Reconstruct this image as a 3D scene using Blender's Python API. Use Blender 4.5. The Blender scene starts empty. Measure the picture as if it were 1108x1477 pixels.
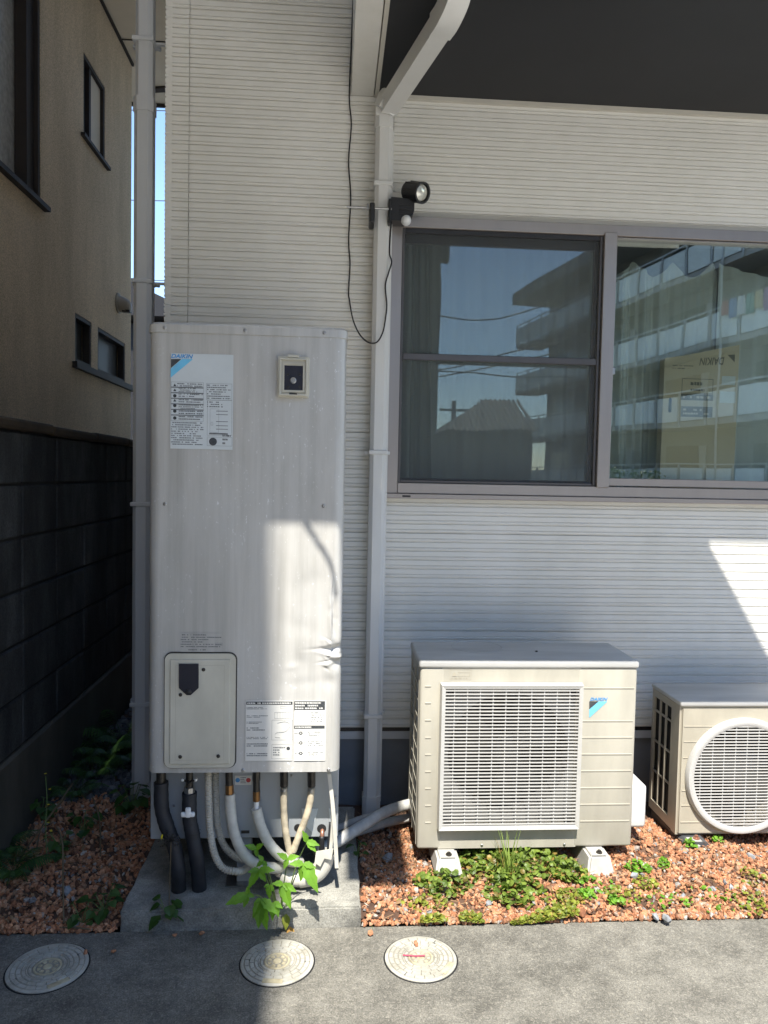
import bpy, bmesh, math, random
import numpy as np
from mathutils import Matrix, Vector
random.seed(7); rng = np.random.default_rng(7)
S = bpy.context.scene; C = S.collection

# ------------------------------------------------------------------ camera
F_PX, CX, CY = 1090.0, 554.0, 738.5           # photograph is 1108 x 1477
VPX, VPY, SLOPE, CAM_H = 480.0, 684.0, 0.0165, 1.5
_y = np.array([(VPX-CX)/F_PX, -(VPY-CY)/F_PX, -1.0]); _y /= np.linalg.norm(_y)
_x = np.array([1.0, -SLOPE, 0.0]); _x[2] = -(_x[0]*_y[0]+_x[1]*_y[1])/_y[2]; _x /= np.linalg.norm(_x)
_z = np.cross(_x, _y); RW = np.array([_x, _y, _z]); CAM = np.array([0, 0, CAM_H])
cd = bpy.data.cameras.new('camera'); cam = bpy.data.objects.new('camera', cd); C.objects.link(cam)
cd.sensor_fit = 'VERTICAL'; cd.sensor_height = 36; cd.lens = 36*F_PX/1477; cd.clip_start = .05; cd.clip_end = 2000
m4 = Matrix.Identity(4)
for i in range(3):
    for j in range(3): m4[i][j] = RW[i, j]
    m4[i][3] = CAM[i]
cam.matrix_world = m4; S.camera = cam
def ray(x, y): return RW @ np.array([(x-CX)/F_PX, -(y-CY)/F_PX, -1.0])
def P(x, y, Y): r = ray(x, y); return CAM + r*(Y/r[1])            # on the plane Y = const
def PX(x, y, X): r = ray(x, y); return CAM + r*(X/r[0])           # on a side wall
def PZ(x, y, Z): r = ray(x, y); return CAM + r*((Z-CAM[2])/r[2])  # on level ground

# ------------------------------------------------------------------ light
SX, SZ = 0.06, 1.72                       # sun travels (SX, 1, -SZ)
sv = Vector((SX, 1, -SZ)).normalized(); elev = math.asin(-sv.z)
W = bpy.data.worlds.new('World'); S.world = W; W.use_nodes = True
nt = W.node_tree; bg = nt.nodes['Background']
sky = nt.nodes.new('ShaderNodeTexSky'); sky.sky_type = 'NISHITA'; sky.sun_disc = False
sky.sun_elevation = elev; sky.sun_rotation = math.atan2(-sv.x, -sv.y); sky.air_density = .9; sky.dust_density = .05; sky.ozone_density = 2.6
nt.links.new(sky.outputs[0], bg.inputs[0]); bg.inputs[1].default_value = 0.115
sl = bpy.data.lights.new('sun', 'SUN'); sl.energy = 3.0; sl.angle = math.radians(.55); sl.color = (1, .95, .86)
so = bpy.data.objects.new('sun', sl); C.objects.link(so); so.rotation_euler = sv.to_track_quat('-Z', 'Y').to_euler(); so.location = (0, -4, 9)
S.view_settings.view_transform = 'Standard'; S.view_settings.look = 'None'; S.view_settings.gamma = 1
S.view_settings.exposure = 1.82
S.cycles.max_bounces = 10; S.cycles.diffuse_bounces = 6; S.cycles.transparent_max_bounces = 16

# ------------------------------------------------------------------ materials
def hexc(r, g, b):
    f = lambda v: (v/255/12.92 if v/255 <= .04045 else ((v/255+.055)/1.055)**2.4)
    return (f(r), f(g), f(b))
class NB:
    def __init__(s, name):
        s.m = bpy.data.materials.new(name); s.m.use_nodes = True; s.t = s.m.node_tree
        s.b = s.t.nodes['Principled BSDF']; s.out = s.t.nodes['Material Output']
        s.pos = s.t.nodes.new('ShaderNodeNewGeometry')
    def n(s, t): return s.t.nodes.new('ShaderNode'+t)
    def l(s, a, b): s.t.links.new(a, b)
    def vec(s, sc=(1, 1, 1)):
        mp = s.n('Mapping'); s.l(s.pos.outputs['Position'], mp.inputs[0]); mp.inputs['Scale'].default_value = sc; return mp.outputs[0]
    def noise(s, scale, detail=4, rough=.55, sc=(1, 1, 1)):
        t = s.n('TexNoise'); s.l(s.vec(sc), t.inputs['Vector']); t.inputs['Scale'].default_value = scale
        t.inputs['Detail'].default_value = detail; t.inputs['Roughness'].default_value = rough; return t.outputs['Fac']
    def ramp(s, fac, pts):
        r = s.n('ValToRGB'); s.l(fac, r.inputs[0]); e = r.color_ramp.elements
        while len(e) > 1: e.remove(e[-1])
        e[0].position = pts[0][0]; e[0].color = (*pts[0][1], 1) if len(pts[0][1]) == 3 else pts[0][1]
        for p, c in pts[1:]:
            q = e.new(p); q.color = (*c, 1)
        return r.outputs[0]
    def mix(s, f, a, b, mode='MIX'):
        m = s.n('Mix'); m.data_type = 'RGBA'; m.blend_type = mode
        for v, k in ((f, 0), (a, 6), (b, 7)):
            if hasattr(v, 'links') or hasattr(v, 'is_linked'): s.l(v, m.inputs[k])
            elif k == 0: m.inputs[0].default_value = v
            else: m.inputs[k].default_value = (*v, 1)
        return m.outputs[2]
    def math(s, op, a, b=0):
        m = s.n('Math'); m.operation = op
        for v, k in ((a, 0), (b, 1)):
            if hasattr(v, 'is_linked'): s.l(v, m.inputs[k])
            else: m.inputs[k].default_value = v
        return m.outputs[0]
    def bump(s, h, strength, dist=.002):
        b = s.n('Bump'); s.l(h, b.inputs['Height']); b.inputs['Strength'].default_value = strength; b.inputs['Distance'].default_value = dist
        s.l(b.outputs[0], s.b.inputs['Normal'])
    def setc(s, col):
        if hasattr(col, 'is_linked'): s.l(col, s.b.inputs['Base Color'])
        else: s.b.inputs['Base Color'].default_value = (*col, 1)
    def rough(s, r, metal=0, spec=.5):
        if hasattr(r, 'is_linked'): s.l(r, s.b.inputs['Roughness'])
        else: s.b.inputs['Roughness'].default_value = r
        s.b.inputs['Metallic'].default_value = metal; s.b.inputs['Specular IOR Level'].default_value = spec
G1 = lambda v: (v, v, v)
def mat(name, col, rough=.6, metal=0, var=.12, vs=6, sc=(1, 1, 1), bump=0, bs=150, bd=.001, island=0, spec=.5):
    k = NB(name); n = k.noise(vs, 5, .6, sc)
    c = k.mix(1, col, k.ramp(n, [(.3, G1(1-var)), (.7, G1(1+var*.6))]), 'MULTIPLY')
    if island:
        c = k.mix(1, c, k.ramp(k.pos.outputs['Random Per Island'], [(0, G1(1-island)), (1, G1(1+island))]), 'MULTIPLY')
    k.setc(c); k.rough(rough, metal, spec)
    if bump: k.bump(k.noise(bs, 3), bump, bd)
    return k.m
M = {}
# white ribbed siding: fine grain, faint rain dirt
k = NB('white_siding'); a = k.noise(2.2, 5, .6, (1, 1, .35)); b_ = k.noise(40, 4, .7, (.25, .25, 1))
c = k.mix(1, (.80, .785, .74), k.ramp(a, [(.3, (.90, .90, .885)), (.65, (1, 1, 1))]), 'MULTIPLY')
c = k.mix(1, c, k.ramp(b_, [(.3, (.95, .95, .945)), (.6, (1, 1, 1))]), 'MULTIPLY')
k.setc(c); k.rough(.55, 0, .4); k.bump(k.noise(260, 3, .6, (.45, .45, 1)), .35, .0015); M['siding'] = k.m
M['pipe'] = mat('white_plastic_pipe', (.66, .655, .63), .38, var=.07, vs=5, sc=(1, 1, .3))
M['pipe_grey'] = mat('grey_plastic_pipe', (.50, .51, .52), .35, var=.06, vs=5, sc=(1, 1, .3))
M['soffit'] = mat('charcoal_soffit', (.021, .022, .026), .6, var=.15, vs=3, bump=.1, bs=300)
M['trim'] = mat('cream_trim', (.6, .57, .5), .5, var=.08)
M['alu'] = mat('taupe_aluminium', (.36, .325, .305), .34, .55, var=.05, sc=(1, 1, .1), vs=20)
M['alu_dark'] = mat('dark_window_gasket', (.03, .03, .032), .4, .2)
M['screen_frame'] = mat('dark_screen_frame', (.105, .098, .098), .4, .4)
M['foundation'] = mat('grey_foundation_paint', (.19, .2, .215), .75, var=.15, vs=4, bump=.3, bs=120)
M['black'] = mat('black_plastic', (.016, .016, .018), .45, var=.2, vs=40)
M['foam_black'] = mat('black_pipe_insulation', (.019, .021, .027), .6, var=.25, vs=25, bump=.2, bs=90)
M['foam_white'] = mat('white_pipe_insulation', (.55, .54, .49), .6, var=.22, vs=18, bump=.25, bs=160)
M['hose'] = mat('ribbed_drain_hose', (.5, .47, .4), .5, var=.15, vs=20)
M['grimy'] = mat('grimy_cream_hose', (.52, .45, .33), .55, var=.35, vs=30)
M['brass'] = mat('dull_brass', (.28, .15, .06), .4, .8, var=.3, vs=60)
M['steel'] = mat('dull_steel', (.4, .4, .4), .35, .9, var=.2, vs=60)
M['fitting'] = mat('dark_fitting', (.05, .045, .04), .4, .5, var=.4, vs=60)
M['copper'] = mat('copper_tube', (.4, .2, .14), .4, .7, var=.2, vs=60)
M['wire'] = mat('black_wire', (.012, .012, .014), .5)
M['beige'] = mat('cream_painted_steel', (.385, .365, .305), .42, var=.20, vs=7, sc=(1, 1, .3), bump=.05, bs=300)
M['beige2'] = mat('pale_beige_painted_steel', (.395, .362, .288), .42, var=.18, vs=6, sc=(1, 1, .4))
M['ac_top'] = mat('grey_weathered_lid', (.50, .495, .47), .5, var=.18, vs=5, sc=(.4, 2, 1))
M['grille'] = mat('white_grille', (.46, .455, .435), .35, var=.06, vs=20)
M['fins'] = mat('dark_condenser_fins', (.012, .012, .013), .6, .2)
M['shroud'] = mat('grey_fan_shroud', (.17, .17, .165), .5, var=.15)
M['fan'] = mat('grey_fan_blade', (.022, .022, .024), .5)
M['panel_beige'] = mat('yellowed_access_panel', (.52, .50, .42), .45, var=.14, vs=9, sc=(1, 1, .5))
M['navy'] = mat('dark_navy_rubber', (.008, .009, .02), .45)
M['lower'] = mat('grey_steel_panel', (.36, .385, .41), .4, .25, var=.12, vs=5, sc=(1, 1, .3))
M['sticker'] = mat('pale_sticker', (.56, .60, .605), .5, var=.06, vs=8)
M['sticker_w'] = mat('white_sticker', (.66, .655, .62), .5, var=.06, vs=8)
M['ink'] = mat('dark_print', (.05, .055, .06), .6, var=.3, vs=120)
M['ink_soft'] = mat('faded_print', (.17, .18, .185), .6, var=.3, vs=120)
M['cyan'] = mat('light_blue_print', (.16, .52, .76), .5, var=.08, vs=30)
M['blue'] = mat('blue_print', (.06, .27, .58), .5, var=.08, vs=30)
M['red'] = mat('red_print', (.5, .05, .05), .5)
M['white'] = mat('white_plastic', (.75, .76, .76), .35)
M['pvc'] = mat('pale_pvc_elbow', (.56, .54, .48), .4, var=.18, vs=15)
# tank paint: dulled light grey metal with vertical rain streaks and lime specks
k = NB('streaked_tank_paint')
s1 = k.noise(38, 6, .75, (1, 1, .03)); s2 = k.noise(5, 5, .65, (1, 1, .35)); s3 = k.noise(130, 2, .5, (1, 1, .55)); s4 = k.noise(11, 4, .6, (1, 1, .05))
c = k.mix(1, (.465, .457, .435), k.ramp(s1, [(.32, (.88, .877, .87)), (.5, (.99, .99, .985)), (.72, (1.08, 1.08, 1.08))]), 'MULTIPLY')
c = k.mix(1, c, k.ramp(s4, [(.35, (.88, .88, .87)), (.62, (1.06, 1.06, 1.06))]), 'MULTIPLY')
c = k.mix(k.ramp(s2, [(.45, G1(0)), (.75, G1(.5))]), c, (.60, .60, .585))
c = k.mix(k.math('MULTIPLY', k.ramp(s3, [(.67, G1(0)), (.74, G1(1))]), k.ramp(s2, [(.42, G1(0)), (.6, G1(.75))])), c, (.8, .81, .83))
k.setc(c); k.rough(k.ramp(s2, [(.3, G1(.30)), (.7, G1(.5))]), .12, .5); k.bump(k.noise(9, 2), .12, .004); M['tank'] = k.m
# path: worn concrete with pale aggregate grains
k = NB('worn_concrete_path')
n1 = k.noise(1.1, 6, .65); n2 = k.noise(210, 2, .8); n3 = k.noise(75, 6, .85); n4 = k.noise(4.5, 6, .7); n5 = k.noise(13, 6, .75)
c = k.ramp(n1, [(.3, (.118, .113, .098)), (.7, (.18, .172, .148))])
c = k.mix(1, c, k.ramp(n4, [(.32, G1(.66)), (.5, G1(1.0)), (.7, G1(1.25))]), 'MULTIPLY')
c = k.mix(1, c, k.ramp(n5, [(.35, G1(.75)), (.65, G1(1.25))]), 'MULTIPLY')
c = k.mix(k.ramp(n3, [(.50, G1(0)), (.65, G1(.36))]), c, (.44, .41, .34))
c = k.mix(k.ramp(n3, [(.34, G1(.32)), (.46, G1(0))]), c, (.055, .054, .05))
c = k.mix(1, c, k.ramp(n2, [(.3, G1(.6)), (.5, G1(1)), (.7, G1(1.5))]), 'MULTIPLY')
k.setc(c); k.rough(.85, 0, .3); k.bump(k.noise(180, 4, .7), .8, .003); M['path'] = k.m
k = NB('rough_concrete_slab')
n1 = k.noise(5, 6, .7); n2 = k.noise(190, 3, .7)
c = k.ramp(n1, [(.32, (.10, .098, .088)), (.5, (.24, .235, .21)), (.68, (.40, .39, .345))])
c = k.mix(1, c, k.ramp(n2, [(.35, G1(.7)), (.65, G1(1.2))]), 'MULTIPLY')
k.setc(c); k.rough(.9, 0, .2); k.bump(n2, .7, .003); M['slab'] = k.m
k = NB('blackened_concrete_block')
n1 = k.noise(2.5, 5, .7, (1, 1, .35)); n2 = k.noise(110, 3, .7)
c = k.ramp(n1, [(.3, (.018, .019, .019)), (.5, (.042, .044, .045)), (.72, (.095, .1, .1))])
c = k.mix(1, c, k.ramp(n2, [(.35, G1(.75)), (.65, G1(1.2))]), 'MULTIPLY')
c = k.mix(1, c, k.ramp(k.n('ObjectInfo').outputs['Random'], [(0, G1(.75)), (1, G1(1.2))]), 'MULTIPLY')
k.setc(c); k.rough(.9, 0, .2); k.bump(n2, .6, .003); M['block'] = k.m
M['coping'] = mat('mossy_brown_coping', (.05, .034, .018), .9, var=.5, vs=7, bump=.6, bs=90)
M['mortar'] = mat('dark_mortar', (.012, .012, .012), .95, bump=.5)
M['base'] = mat('stained_concrete_base', (.075, .07, .055), .9, var=.4, vs=4, sc=(1, 1, .4), bump=.5, bs=80)
k = NB('tan_stucco')
n1 = k.noise(1.6, 5, .65, (1, 1, .4)); n2 = k.noise(125, 3, .6)
c = k.mix(1, (.70, .565, .395), k.ramp(n1, [(.3, G1(.82)), (.7, G1(1.08))]), 'MULTIPLY')
c = k.mix(1, c, k.ramp(n2, [(.35, G1(.72)), (.65, G1(1.22))]), 'MULTIPLY')
c = k.mix(1, c, k.ramp(k.noise(2.5, 6, .75, (1, 1, .2)), [(.3, (.84, .83, .80)), (.65, (1.05, 1.05, 1.05))]), 'MULTIPLY'); k.setc(c); k.rough(.9, 0, .2); k.bump(n2, 1, .006); M['stucco'] = k.m
M['eave'] = mat('beige_eave_board', (.66, .58, .45), .7, var=.06)
M['brown'] = mat('dark_brown_metal', (.04, .033, .029), .6, 0, spec=.25)
M['gravel_bed'] = mat('dark_soil', (.10, .055, .035), .95, var=.5, vs=14, bump=.8, bs=70)
def stone_mat(name, ramp):
    k = NB(name); c = k.ramp(k.pos.outputs['Random Per Island'], ramp); n = k.noise(160, 3, .6)
    c = k.mix(1, c, k.ramp(n, [(.3, G1(.75)), (.7, G1(1.15))]), 'MULTIPLY'); k.setc(c); k.rough(.9, 0, .2); k.bump(n, .5, .002); return k.m
M['chips'] = stone_mat('terracotta_chips', [(0, (.09, .048, .03)), (.12, (.27, .115, .06)), (.3, (.43, .195, .10)), (.5, (.52, .265, .145)), (.62, (.34, .15, .08)), (.76, (.58, .33, .195)), (.84, (.19, .085, .05)), (.90, (.36, .26, .18)), (.95, (.22, .22, .22)), (1, (.50, .45, .38))])
M['pebbles'] = stone_mat('grey_pebbles', [(0, (.05, .055, .06)), (.5, (.11, .115, .12)), (1, (.2, .2, .2))])
M['stone'] = mat('blue_grey_stone', (.25, .265, .28), .85, var=.3, vs=30, bump=.4)
M['litter'] = mat('dry_leaf_litter', (.2, .12, .06), .9, island=.6)
def leaf_mat(name, col, isl=.35, tr=.35, dry=0):
    k = NB(name); n = k.noise(30, 3); wn = k.n('TexWhiteNoise'); wn.noise_dimensions = '1D'; k.l(k.pos.outputs['Random Per Island'], wn.inputs['W'])
    c = k.mix(1, k.mix(k.math('LESS_THAN', wn.outputs['Value'], dry), col, (.30, .21, .07)), k.ramp(k.pos.outputs['Random Per Island'], [(0, (1-isl, 1-isl*.8, 1-isl)), (1, (1+isl, 1+isl*.9, 1+isl*.3))]), 'MULTIPLY')
    c = k.mix(1, c, k.ramp(n, [(.3, G1(.8)), (.7, G1(1.15))]), 'MULTIPLY'); k.setc(c); k.rough(.45, 0, .4)
    t = k.n('BsdfTranslucent'); mx = k.n('MixShader'); mx.inputs[0].default_value = tr
    k.l(k.mix(1, c, (1.1, 1.3, .5), 'MULTIPLY'), t.inputs[0]); k.l(k.b.outputs[0], mx.inputs[1]); k.l(t.outputs[0], mx.inputs[2]); k.l(mx.outputs[0], k.out.inputs[0]); return k.m
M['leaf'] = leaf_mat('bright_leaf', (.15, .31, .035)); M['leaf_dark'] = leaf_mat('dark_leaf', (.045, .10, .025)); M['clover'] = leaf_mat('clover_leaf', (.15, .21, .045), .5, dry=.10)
M['grass'] = leaf_mat('grass_blade', (.20, .27, .07), .4, dry=.12); M['moss'] = leaf_mat('pale_moss', (.22, .25, .045), .4, dry=.15); M['dry'] = leaf_mat('dry_leaf', (.45, .25, .07), .2)
M['stem'] = mat('plant_stem', (.12, .09, .05), .8, island=.3); M['stem_green'] = mat('green_stem', (.12, .18, .05), .7); M['yellow'] = mat('yellow_petal', (.75, .6, .02), .6); M['pink'] = mat('crimson_leaf', (.35, .03, .08), .6)
k = NB('cover_plastic'); n = k.noise(14, 5, .7); k.setc(k.mix(1, (.42, .41, .365), k.ramp(n, [(.3, (.62, .60, .54)), (.65, (1.05, 1.05, 1.05))]), 'MULTIPLY')); k.rough(.6); M['cover'] = k.m
M['cover_groove'] = mat('dirty_cover_groove', (.27, .255, .21), .8, var=.35, vs=25)
M['cover_worn'] = mat('yellowed_cover_middle', (.45, .40, .27), .7, var=.4, vs=40)
M['foot'] = mat('pale_foot_block', (.40, .39, .36), .75, var=.15, vs=20, bump=.3)
M['dark_plastic'] = mat('charcoal_plastic', (.07, .075, .08), .5, var=.2)
# glass: clear sheet, mirror share by Fresnel
def glass(name, base=.10, tint=(.9, .95, .93), wav=.0):
    k = NB(name); k.t.nodes.remove(k.b); g = k.n('BsdfGlossy'); g.inputs['Roughness'].default_value = .0; g.inputs[0].default_value = (.95, 1, .98, 1)
    t = k.n('BsdfTransparent'); t.inputs[0].default_value = (*tint, 1); f = k.n('Fresnel'); f.inputs[0].default_value = 1.52
    mx = k.n('MixShader'); k.l(k.math('ADD', k.math('MULTIPLY', f.outputs[0], 1.6), base), mx.inputs[0]); k.l(t.outputs[0], mx.inputs[1]); k.l(g.outputs[0], mx.inputs[2]); k.l(mx.outputs[0], k.out.inputs[0])
    if wav:
        b = k.n('Bump'); k.l(k.noise(2.2, 1), b.inputs['Height']); b.inputs['Strength'].default_value = wav; b.inputs['Distance'].default_value = .004; k.l(b.outputs[0], g.inputs['Normal'])
    return k.m
M['glass'] = glass('window_glass', .055, (.9, .95, .93), .2)
M['glass_n'] = mat('dusty_neighbour_glass', (.06, .062, .06), .45, spec=.3); M['glass_big'] = mat('neighbour_frosted_glass', (.42, .405, .37), .25, var=.25, vs=25, bump=.5, bs=120)  # big pane's colour lightened to stand for the bright siding reflected in it
k = NB('insect_mesh'); t = k.n('BsdfTransparent'); mx = k.n('MixShader'); mx.inputs[0].default_value = .45; k.setc((.09, .10, .105)); k.rough(.7)
k.l(t.outputs[0], mx.inputs[1]); k.l(k.b.outputs[0], mx.inputs[2]); k.l(mx.outputs[0], k.out.inputs[0]); M['mesh'] = k.m
k = NB('lace_curtain'); k.setc((.84, .84, .78)); k.rough(.9); t = k.n('BsdfTransparent'); tl = k.n('BsdfTranslucent'); tl.inputs[0].default_value = (.6, .6, .55, 1)
m1 = k.n('MixShader'); m1.inputs[0].default_value = .3; k.l(k.b.outputs[0], m1.inputs[1]); k.l(tl.outputs[0], m1.inputs[2]); m2 = k.n('MixShader'); m2.inputs[0].default_value = .12
k.l(m1.outputs[0], m2.inputs[1]); k.l(t.outputs[0], m2.inputs[2]); k.l(m2.outputs[0], k.out.inputs[0]); M['lace'] = k.m
M['drape'] = mat('grey_drape', (.42, .43, .39), .9, var=.1)
M['card'] = mat('brown_cardboard', (.62, .50, .35), .85, var=.08, vs=4)
M['card_ink'] = mat('grey_carton_print', (.20, .17, .13), .85)
M['room'] = mat('dim_room_wall', (.35, .34, .32), .9)
M['concrete_far'] = mat('apartment_concrete', (.42, .41, .39), .9, var=.1, vs=.5)
M['apt_dark'] = mat('apartment_recess', (.20, .195, .185), .9)
M['apt_panel'] = mat('balcony_panel_frosted', (.85, .89, .86), .35)
M['apt_glass'] = mat('dark_apartment_glass', (.04, .045, .05), .15)
M['rail'] = mat('aluminium_rail', (.62, .63, .63), .4, .4)
M['dark_bldg'] = mat('dark_grey_render', (.075, .075, .07), .9)
M['dark_roof'] = mat('black_metal_roof', (.012, .012, .014), .8)
M['tile'] = mat('grey_roof_tile', (.12, .125, .13), .6, island=.25)
M['wall_far'] = mat('weathered_far_wall', (.19, .17, .15), .9)
M['asphalt'] = mat('asphalt_ground', (.13, .128, .12), .9, var=.25, vs=2, bump=.4, bs=90)
M['bounce'] = mat('pale_bounce_ground', (.54, .52, .47), .85, var=.15, vs=2)  # kept pale so the added unseen ground bounces more sunlight
M['vent'] = mat('dull_vent_metal', (.34, .30, .24), .55, var=.2)
M['tape'] = mat('grey_white_pipe_tape', (.44, .44, .42), .55, var=.2, vs=20)
M['pole'] = mat('concrete_pole', (.3, .3, .29), .9)
M['lens'] = mat('lamp_lens', (.7, .68, .6), .15, .5)

# ------------------------------------------------------------------ mesh helpers
class MB:
    def __init__(s): s.v = []; s.f = []; s.smooth = False
    def add(s, v, f):
        o = len(s.v); s.v += [tuple(map(float, p)) for p in v]; s.f += [tuple(i+o for i in q) for q in f]; return s
    def box(s, lo, hi):
        x0, y0, z0 = lo; x1, y1, z1 = hi
        return s.add([(x0, y0, z0), (x1, y0, z0), (x1, y1, z0), (x0, y1, z0), (x0, y0, z1), (x1, y0, z1), (x1, y1, z1), (x0, y1, z1)],
                     [(0, 3, 2, 1), (4, 5, 6, 7), (0, 1, 5, 4), (1, 2, 6, 5), (2, 3, 7, 6), (3, 0, 4, 7)])
    def rbox(s, lo, hi, r=.005, seg=2):
        bm = bmesh.new(); bmesh.ops.create_cube(bm, size=1)
        for v in bm.verts:
            for i in range(3): v.co[i] = lo[i] + (v.co[i]+.5)*(hi[i]-lo[i])
        r = min(r, min(hi[i]-lo[i] for i in range(3))*.49)
        bmesh.ops.bevel(bm, geom=bm.edges[:], offset=r, segments=seg, profile=.5, affect='EDGES')
        return s.bm(bm)
    def bm(s, bm):
        bm.verts.ensure_lookup_table()
        for i, v in enumerate(bm.verts): v.index = i
        s.add([v.co[:] for v in bm.verts], [[v.index for v in f.verts] for f in bm.faces]); bm.free(); return s
    def prism(s, poly, axis, a, b):
        """poly: 2-D outline; extruded along axis between a and b"""
        n = len(poly)
        def p3(q, w): return {'x': (w, q[0], q[1]), 'y': (q[0], w, q[1]), 'z': (q[0], q[1], w)}[axis]
        v = [p3(q, a) for q in poly]+[p3(q, b) for q in poly]
        f = [tuple(range(n))[::-1], tuple(range(n, 2*n))]+[(i, (i+1) % n, n+(i+1) % n, n+i) for i in range(n)]
        return s.add(v, f)
    def tube(s, pts, r, n=10, cap=True, square=False):
        pts = [Vector(p) for p in pts]; m = len(pts); rs = r if hasattr(r, '__len__') else [r]*m
        up = None; v = []
        for i, p in enumerate(pts):
            t = (pts[min(i+1, m-1)]-pts[max(i-1, 0)]).normalized()
            if up is None: up = Vector((0, -1, 0)) if abs(t.y) < .9 else Vector((0, 0, 1))
            u = (up - t*up.dot(t)).normalized(); up = u; w = t.cross(u)
            for j in range(n):
                a = 2*math.pi*(j+.5*square)/n; v.append(p + (u*math.cos(a)+w*math.sin(a))*rs[i]*(1.414 if square else 1))
        f = [(i*n+j, i*n+(j+1) % n, (i+1)*n+(j+1) % n, (i+1)*n+j) for i in range(m-1) for j in range(n)]
        if cap: f += [tuple(range(n))[::-1], tuple((m-1)*n+j for j in range(n))]
        return s.add(v, f)
    def lathe(s, prof, n=24, c=(0, 0, 0), axis='z', cap=True):
        v = []
        for r, h in prof:
            for j in range(n):
                a = 2*math.pi*j/n; x, y = r*math.cos(a), r*math.sin(a)
                v.append({'z': (c[0]+x, c[1]+y, c[2]+h), 'y': (c[0]+x, c[1]-h, c[2]+y), 'x': (c[0]+h, c[1]+x, c[2]+y)}[axis])
        m = len(prof); f = [(i*n+j, i*n+(j+1) % n, (i+1)*n+(j+1) % n, (i+1)*n+j) for i in range(m-1) for j in range(n)]
        if cap: f += [tuple(range(n))[::-1], tuple((m-1)*n+j for j in range(n))]
        return s.add(v, f)
    def grid(s, fn, nu, nv):
        v = [fn(i/nu, j/nv) for j in range(nv+1) for i in range(nu+1)]
        return s.add(v, [(j*(nu+1)+i, j*(nu+1)+i+1, (j+1)*(nu+1)+i+1, (j+1)*(nu+1)+i) for j in range(nv) for i in range(nu)])
def wloc(o):
    l = Vector(o.location)
    while o.parent: o = o.parent; l += Vector(o.location)
    return l
def link(o, parent=None):
    C.objects.link(o)
    if parent: o.parent = parent
    return o
def obj(name, mb, m, parent=None, smooth=False, kind=None, label=None, cat=None, group=None, fix=True):
    v = np.array(mb.v); c = (v.min(0)+v.max(0))/2 if len(v) else np.zeros(3)
    if not parent and len(v): c[2] = v[:, 2].min()
    me = bpy.data.meshes.new(name); me.from_pydata((v-c).tolist(), [], mb.f); me.update()
    if fix:
        bm = bmesh.new(); bm.from_mesh(me); bmesh.ops.recalc_face_normals(bm, faces=bm.faces); bm.to_mesh(me); bm.free()
    me.materials.append(M[m] if isinstance(m, str) else m)
    o = bpy.data.objects.new(name, me); link(o, parent)
    o.location = Vector(c) - (wloc(parent) if parent else Vector((0, 0, 0)))
    if smooth:
        me.shade_smooth()
        if smooth != 'all': me.set_sharp_from_angle(angle=math.radians(38))
    if kind: o['kind'] = kind
    return tag(o, label, cat, group)
def tag(o, label=None, cat=None, group=None):
    if label: o['label'] = label
    if cat: o['category'] = cat
    if group: o['group'] = group
    return o
def thing(name, loc, label, cat, group=None):
    e = bpy.data.objects.new(name, None); e.empty_display_size = .1; C.objects.link(e); e.location = [float(q) for q in loc]; return tag(e, label, cat, group)
def share(name, src, parent, world):
    o = bpy.data.objects.new(name, src.data); link(o, parent); o.location = Vector(world)-wloc(parent); return o
def spline(pts, n=8):
    pts = [np.array(p, float) for p in pts]; q = [2*pts[0]-pts[1]]+pts+[2*pts[-1]-pts[-2]]; out = []
    for i in range(1, len(q)-2):
        for k in range(n):
            t = k/n; a, b, c, d = q[i-1:i+3]
            out.append(.5*((2*b)+(-a+c)*t+(2*a-5*b+4*c-d)*t*t+(-a+3*b-3*c+d)*t**3))
    out.append(pts[-1]); return out
def text(s, h, at, m, parent, shear=0, rot=0, w=None, name='lettering', bold=0, depth=.0003):
    """flat lettering on a face that looks towards -Y; at = lower left corner"""
    cu = bpy.data.curves.new(name, 'FONT'); cu.body = s; cu.size = 1; cu.shear = shear; cu.offset = bold
    t = bpy.data.objects.new(name, cu); C.objects.link(t); dg = bpy.context.evaluated_depsgraph_get(); me = bpy.data.meshes.new_from_object(t.evaluated_get(dg)); bpy.data.objects.remove(t)
    v = np.array([q.co[:] for q in me.vertices]); lo, hi = v.min(0), v.max(0); sc = h/(hi[1]-lo[1]); sw = (w/(hi[0]-lo[0])) if w else sc
    cr, sr = math.cos(rot), math.sin(rot); x, y = (v[:, 0]-lo[0])*sw, (v[:, 1]-lo[1])*sc
    mb = MB(); mb.v = [(at[0]+a*cr-b*sr, at[1], at[2]+a*sr+b*cr) for a, b in zip(x, y)]; mb.f = [tuple(p.vertices) for p in me.polygons]
    return obj(name, mb, m, parent)
def dashes(mb, x0, x1, z0, z1, y, rows, fill=.75, size=.5, rnd=random):
    """small print: rows of glyph-sized marks"""
    h = (z1-z0)/rows
    for r in range(rows):
        z = z1-(r+.5)*h; x = x0; end = x1-(x1-x0)*(rnd.random()**2)*.5; g = h*size
        while x < end:
            w = g*rnd.uniform(.5, 1.6); w = min(w, end-x)
            if rnd.random() < fill and w > 0: mb.add([(x, y, z-g/2*rnd.uniform(.7, 1)), (x+w, y, z-g/2), (x+w, y, z+g/2*rnd.uniform(.6, 1)), (x, y, z+g/2)], [(0, 1, 2, 3)])
            x += w+g*rnd.uniform(.12, .35)
def rect(mb, x0, x1, z0, z1, y): mb.add([(x0, y, z0), (x1, y, z0), (x1, y, z1), (x0, y, z1)], [(0, 1, 2, 3)]); return mb
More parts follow.
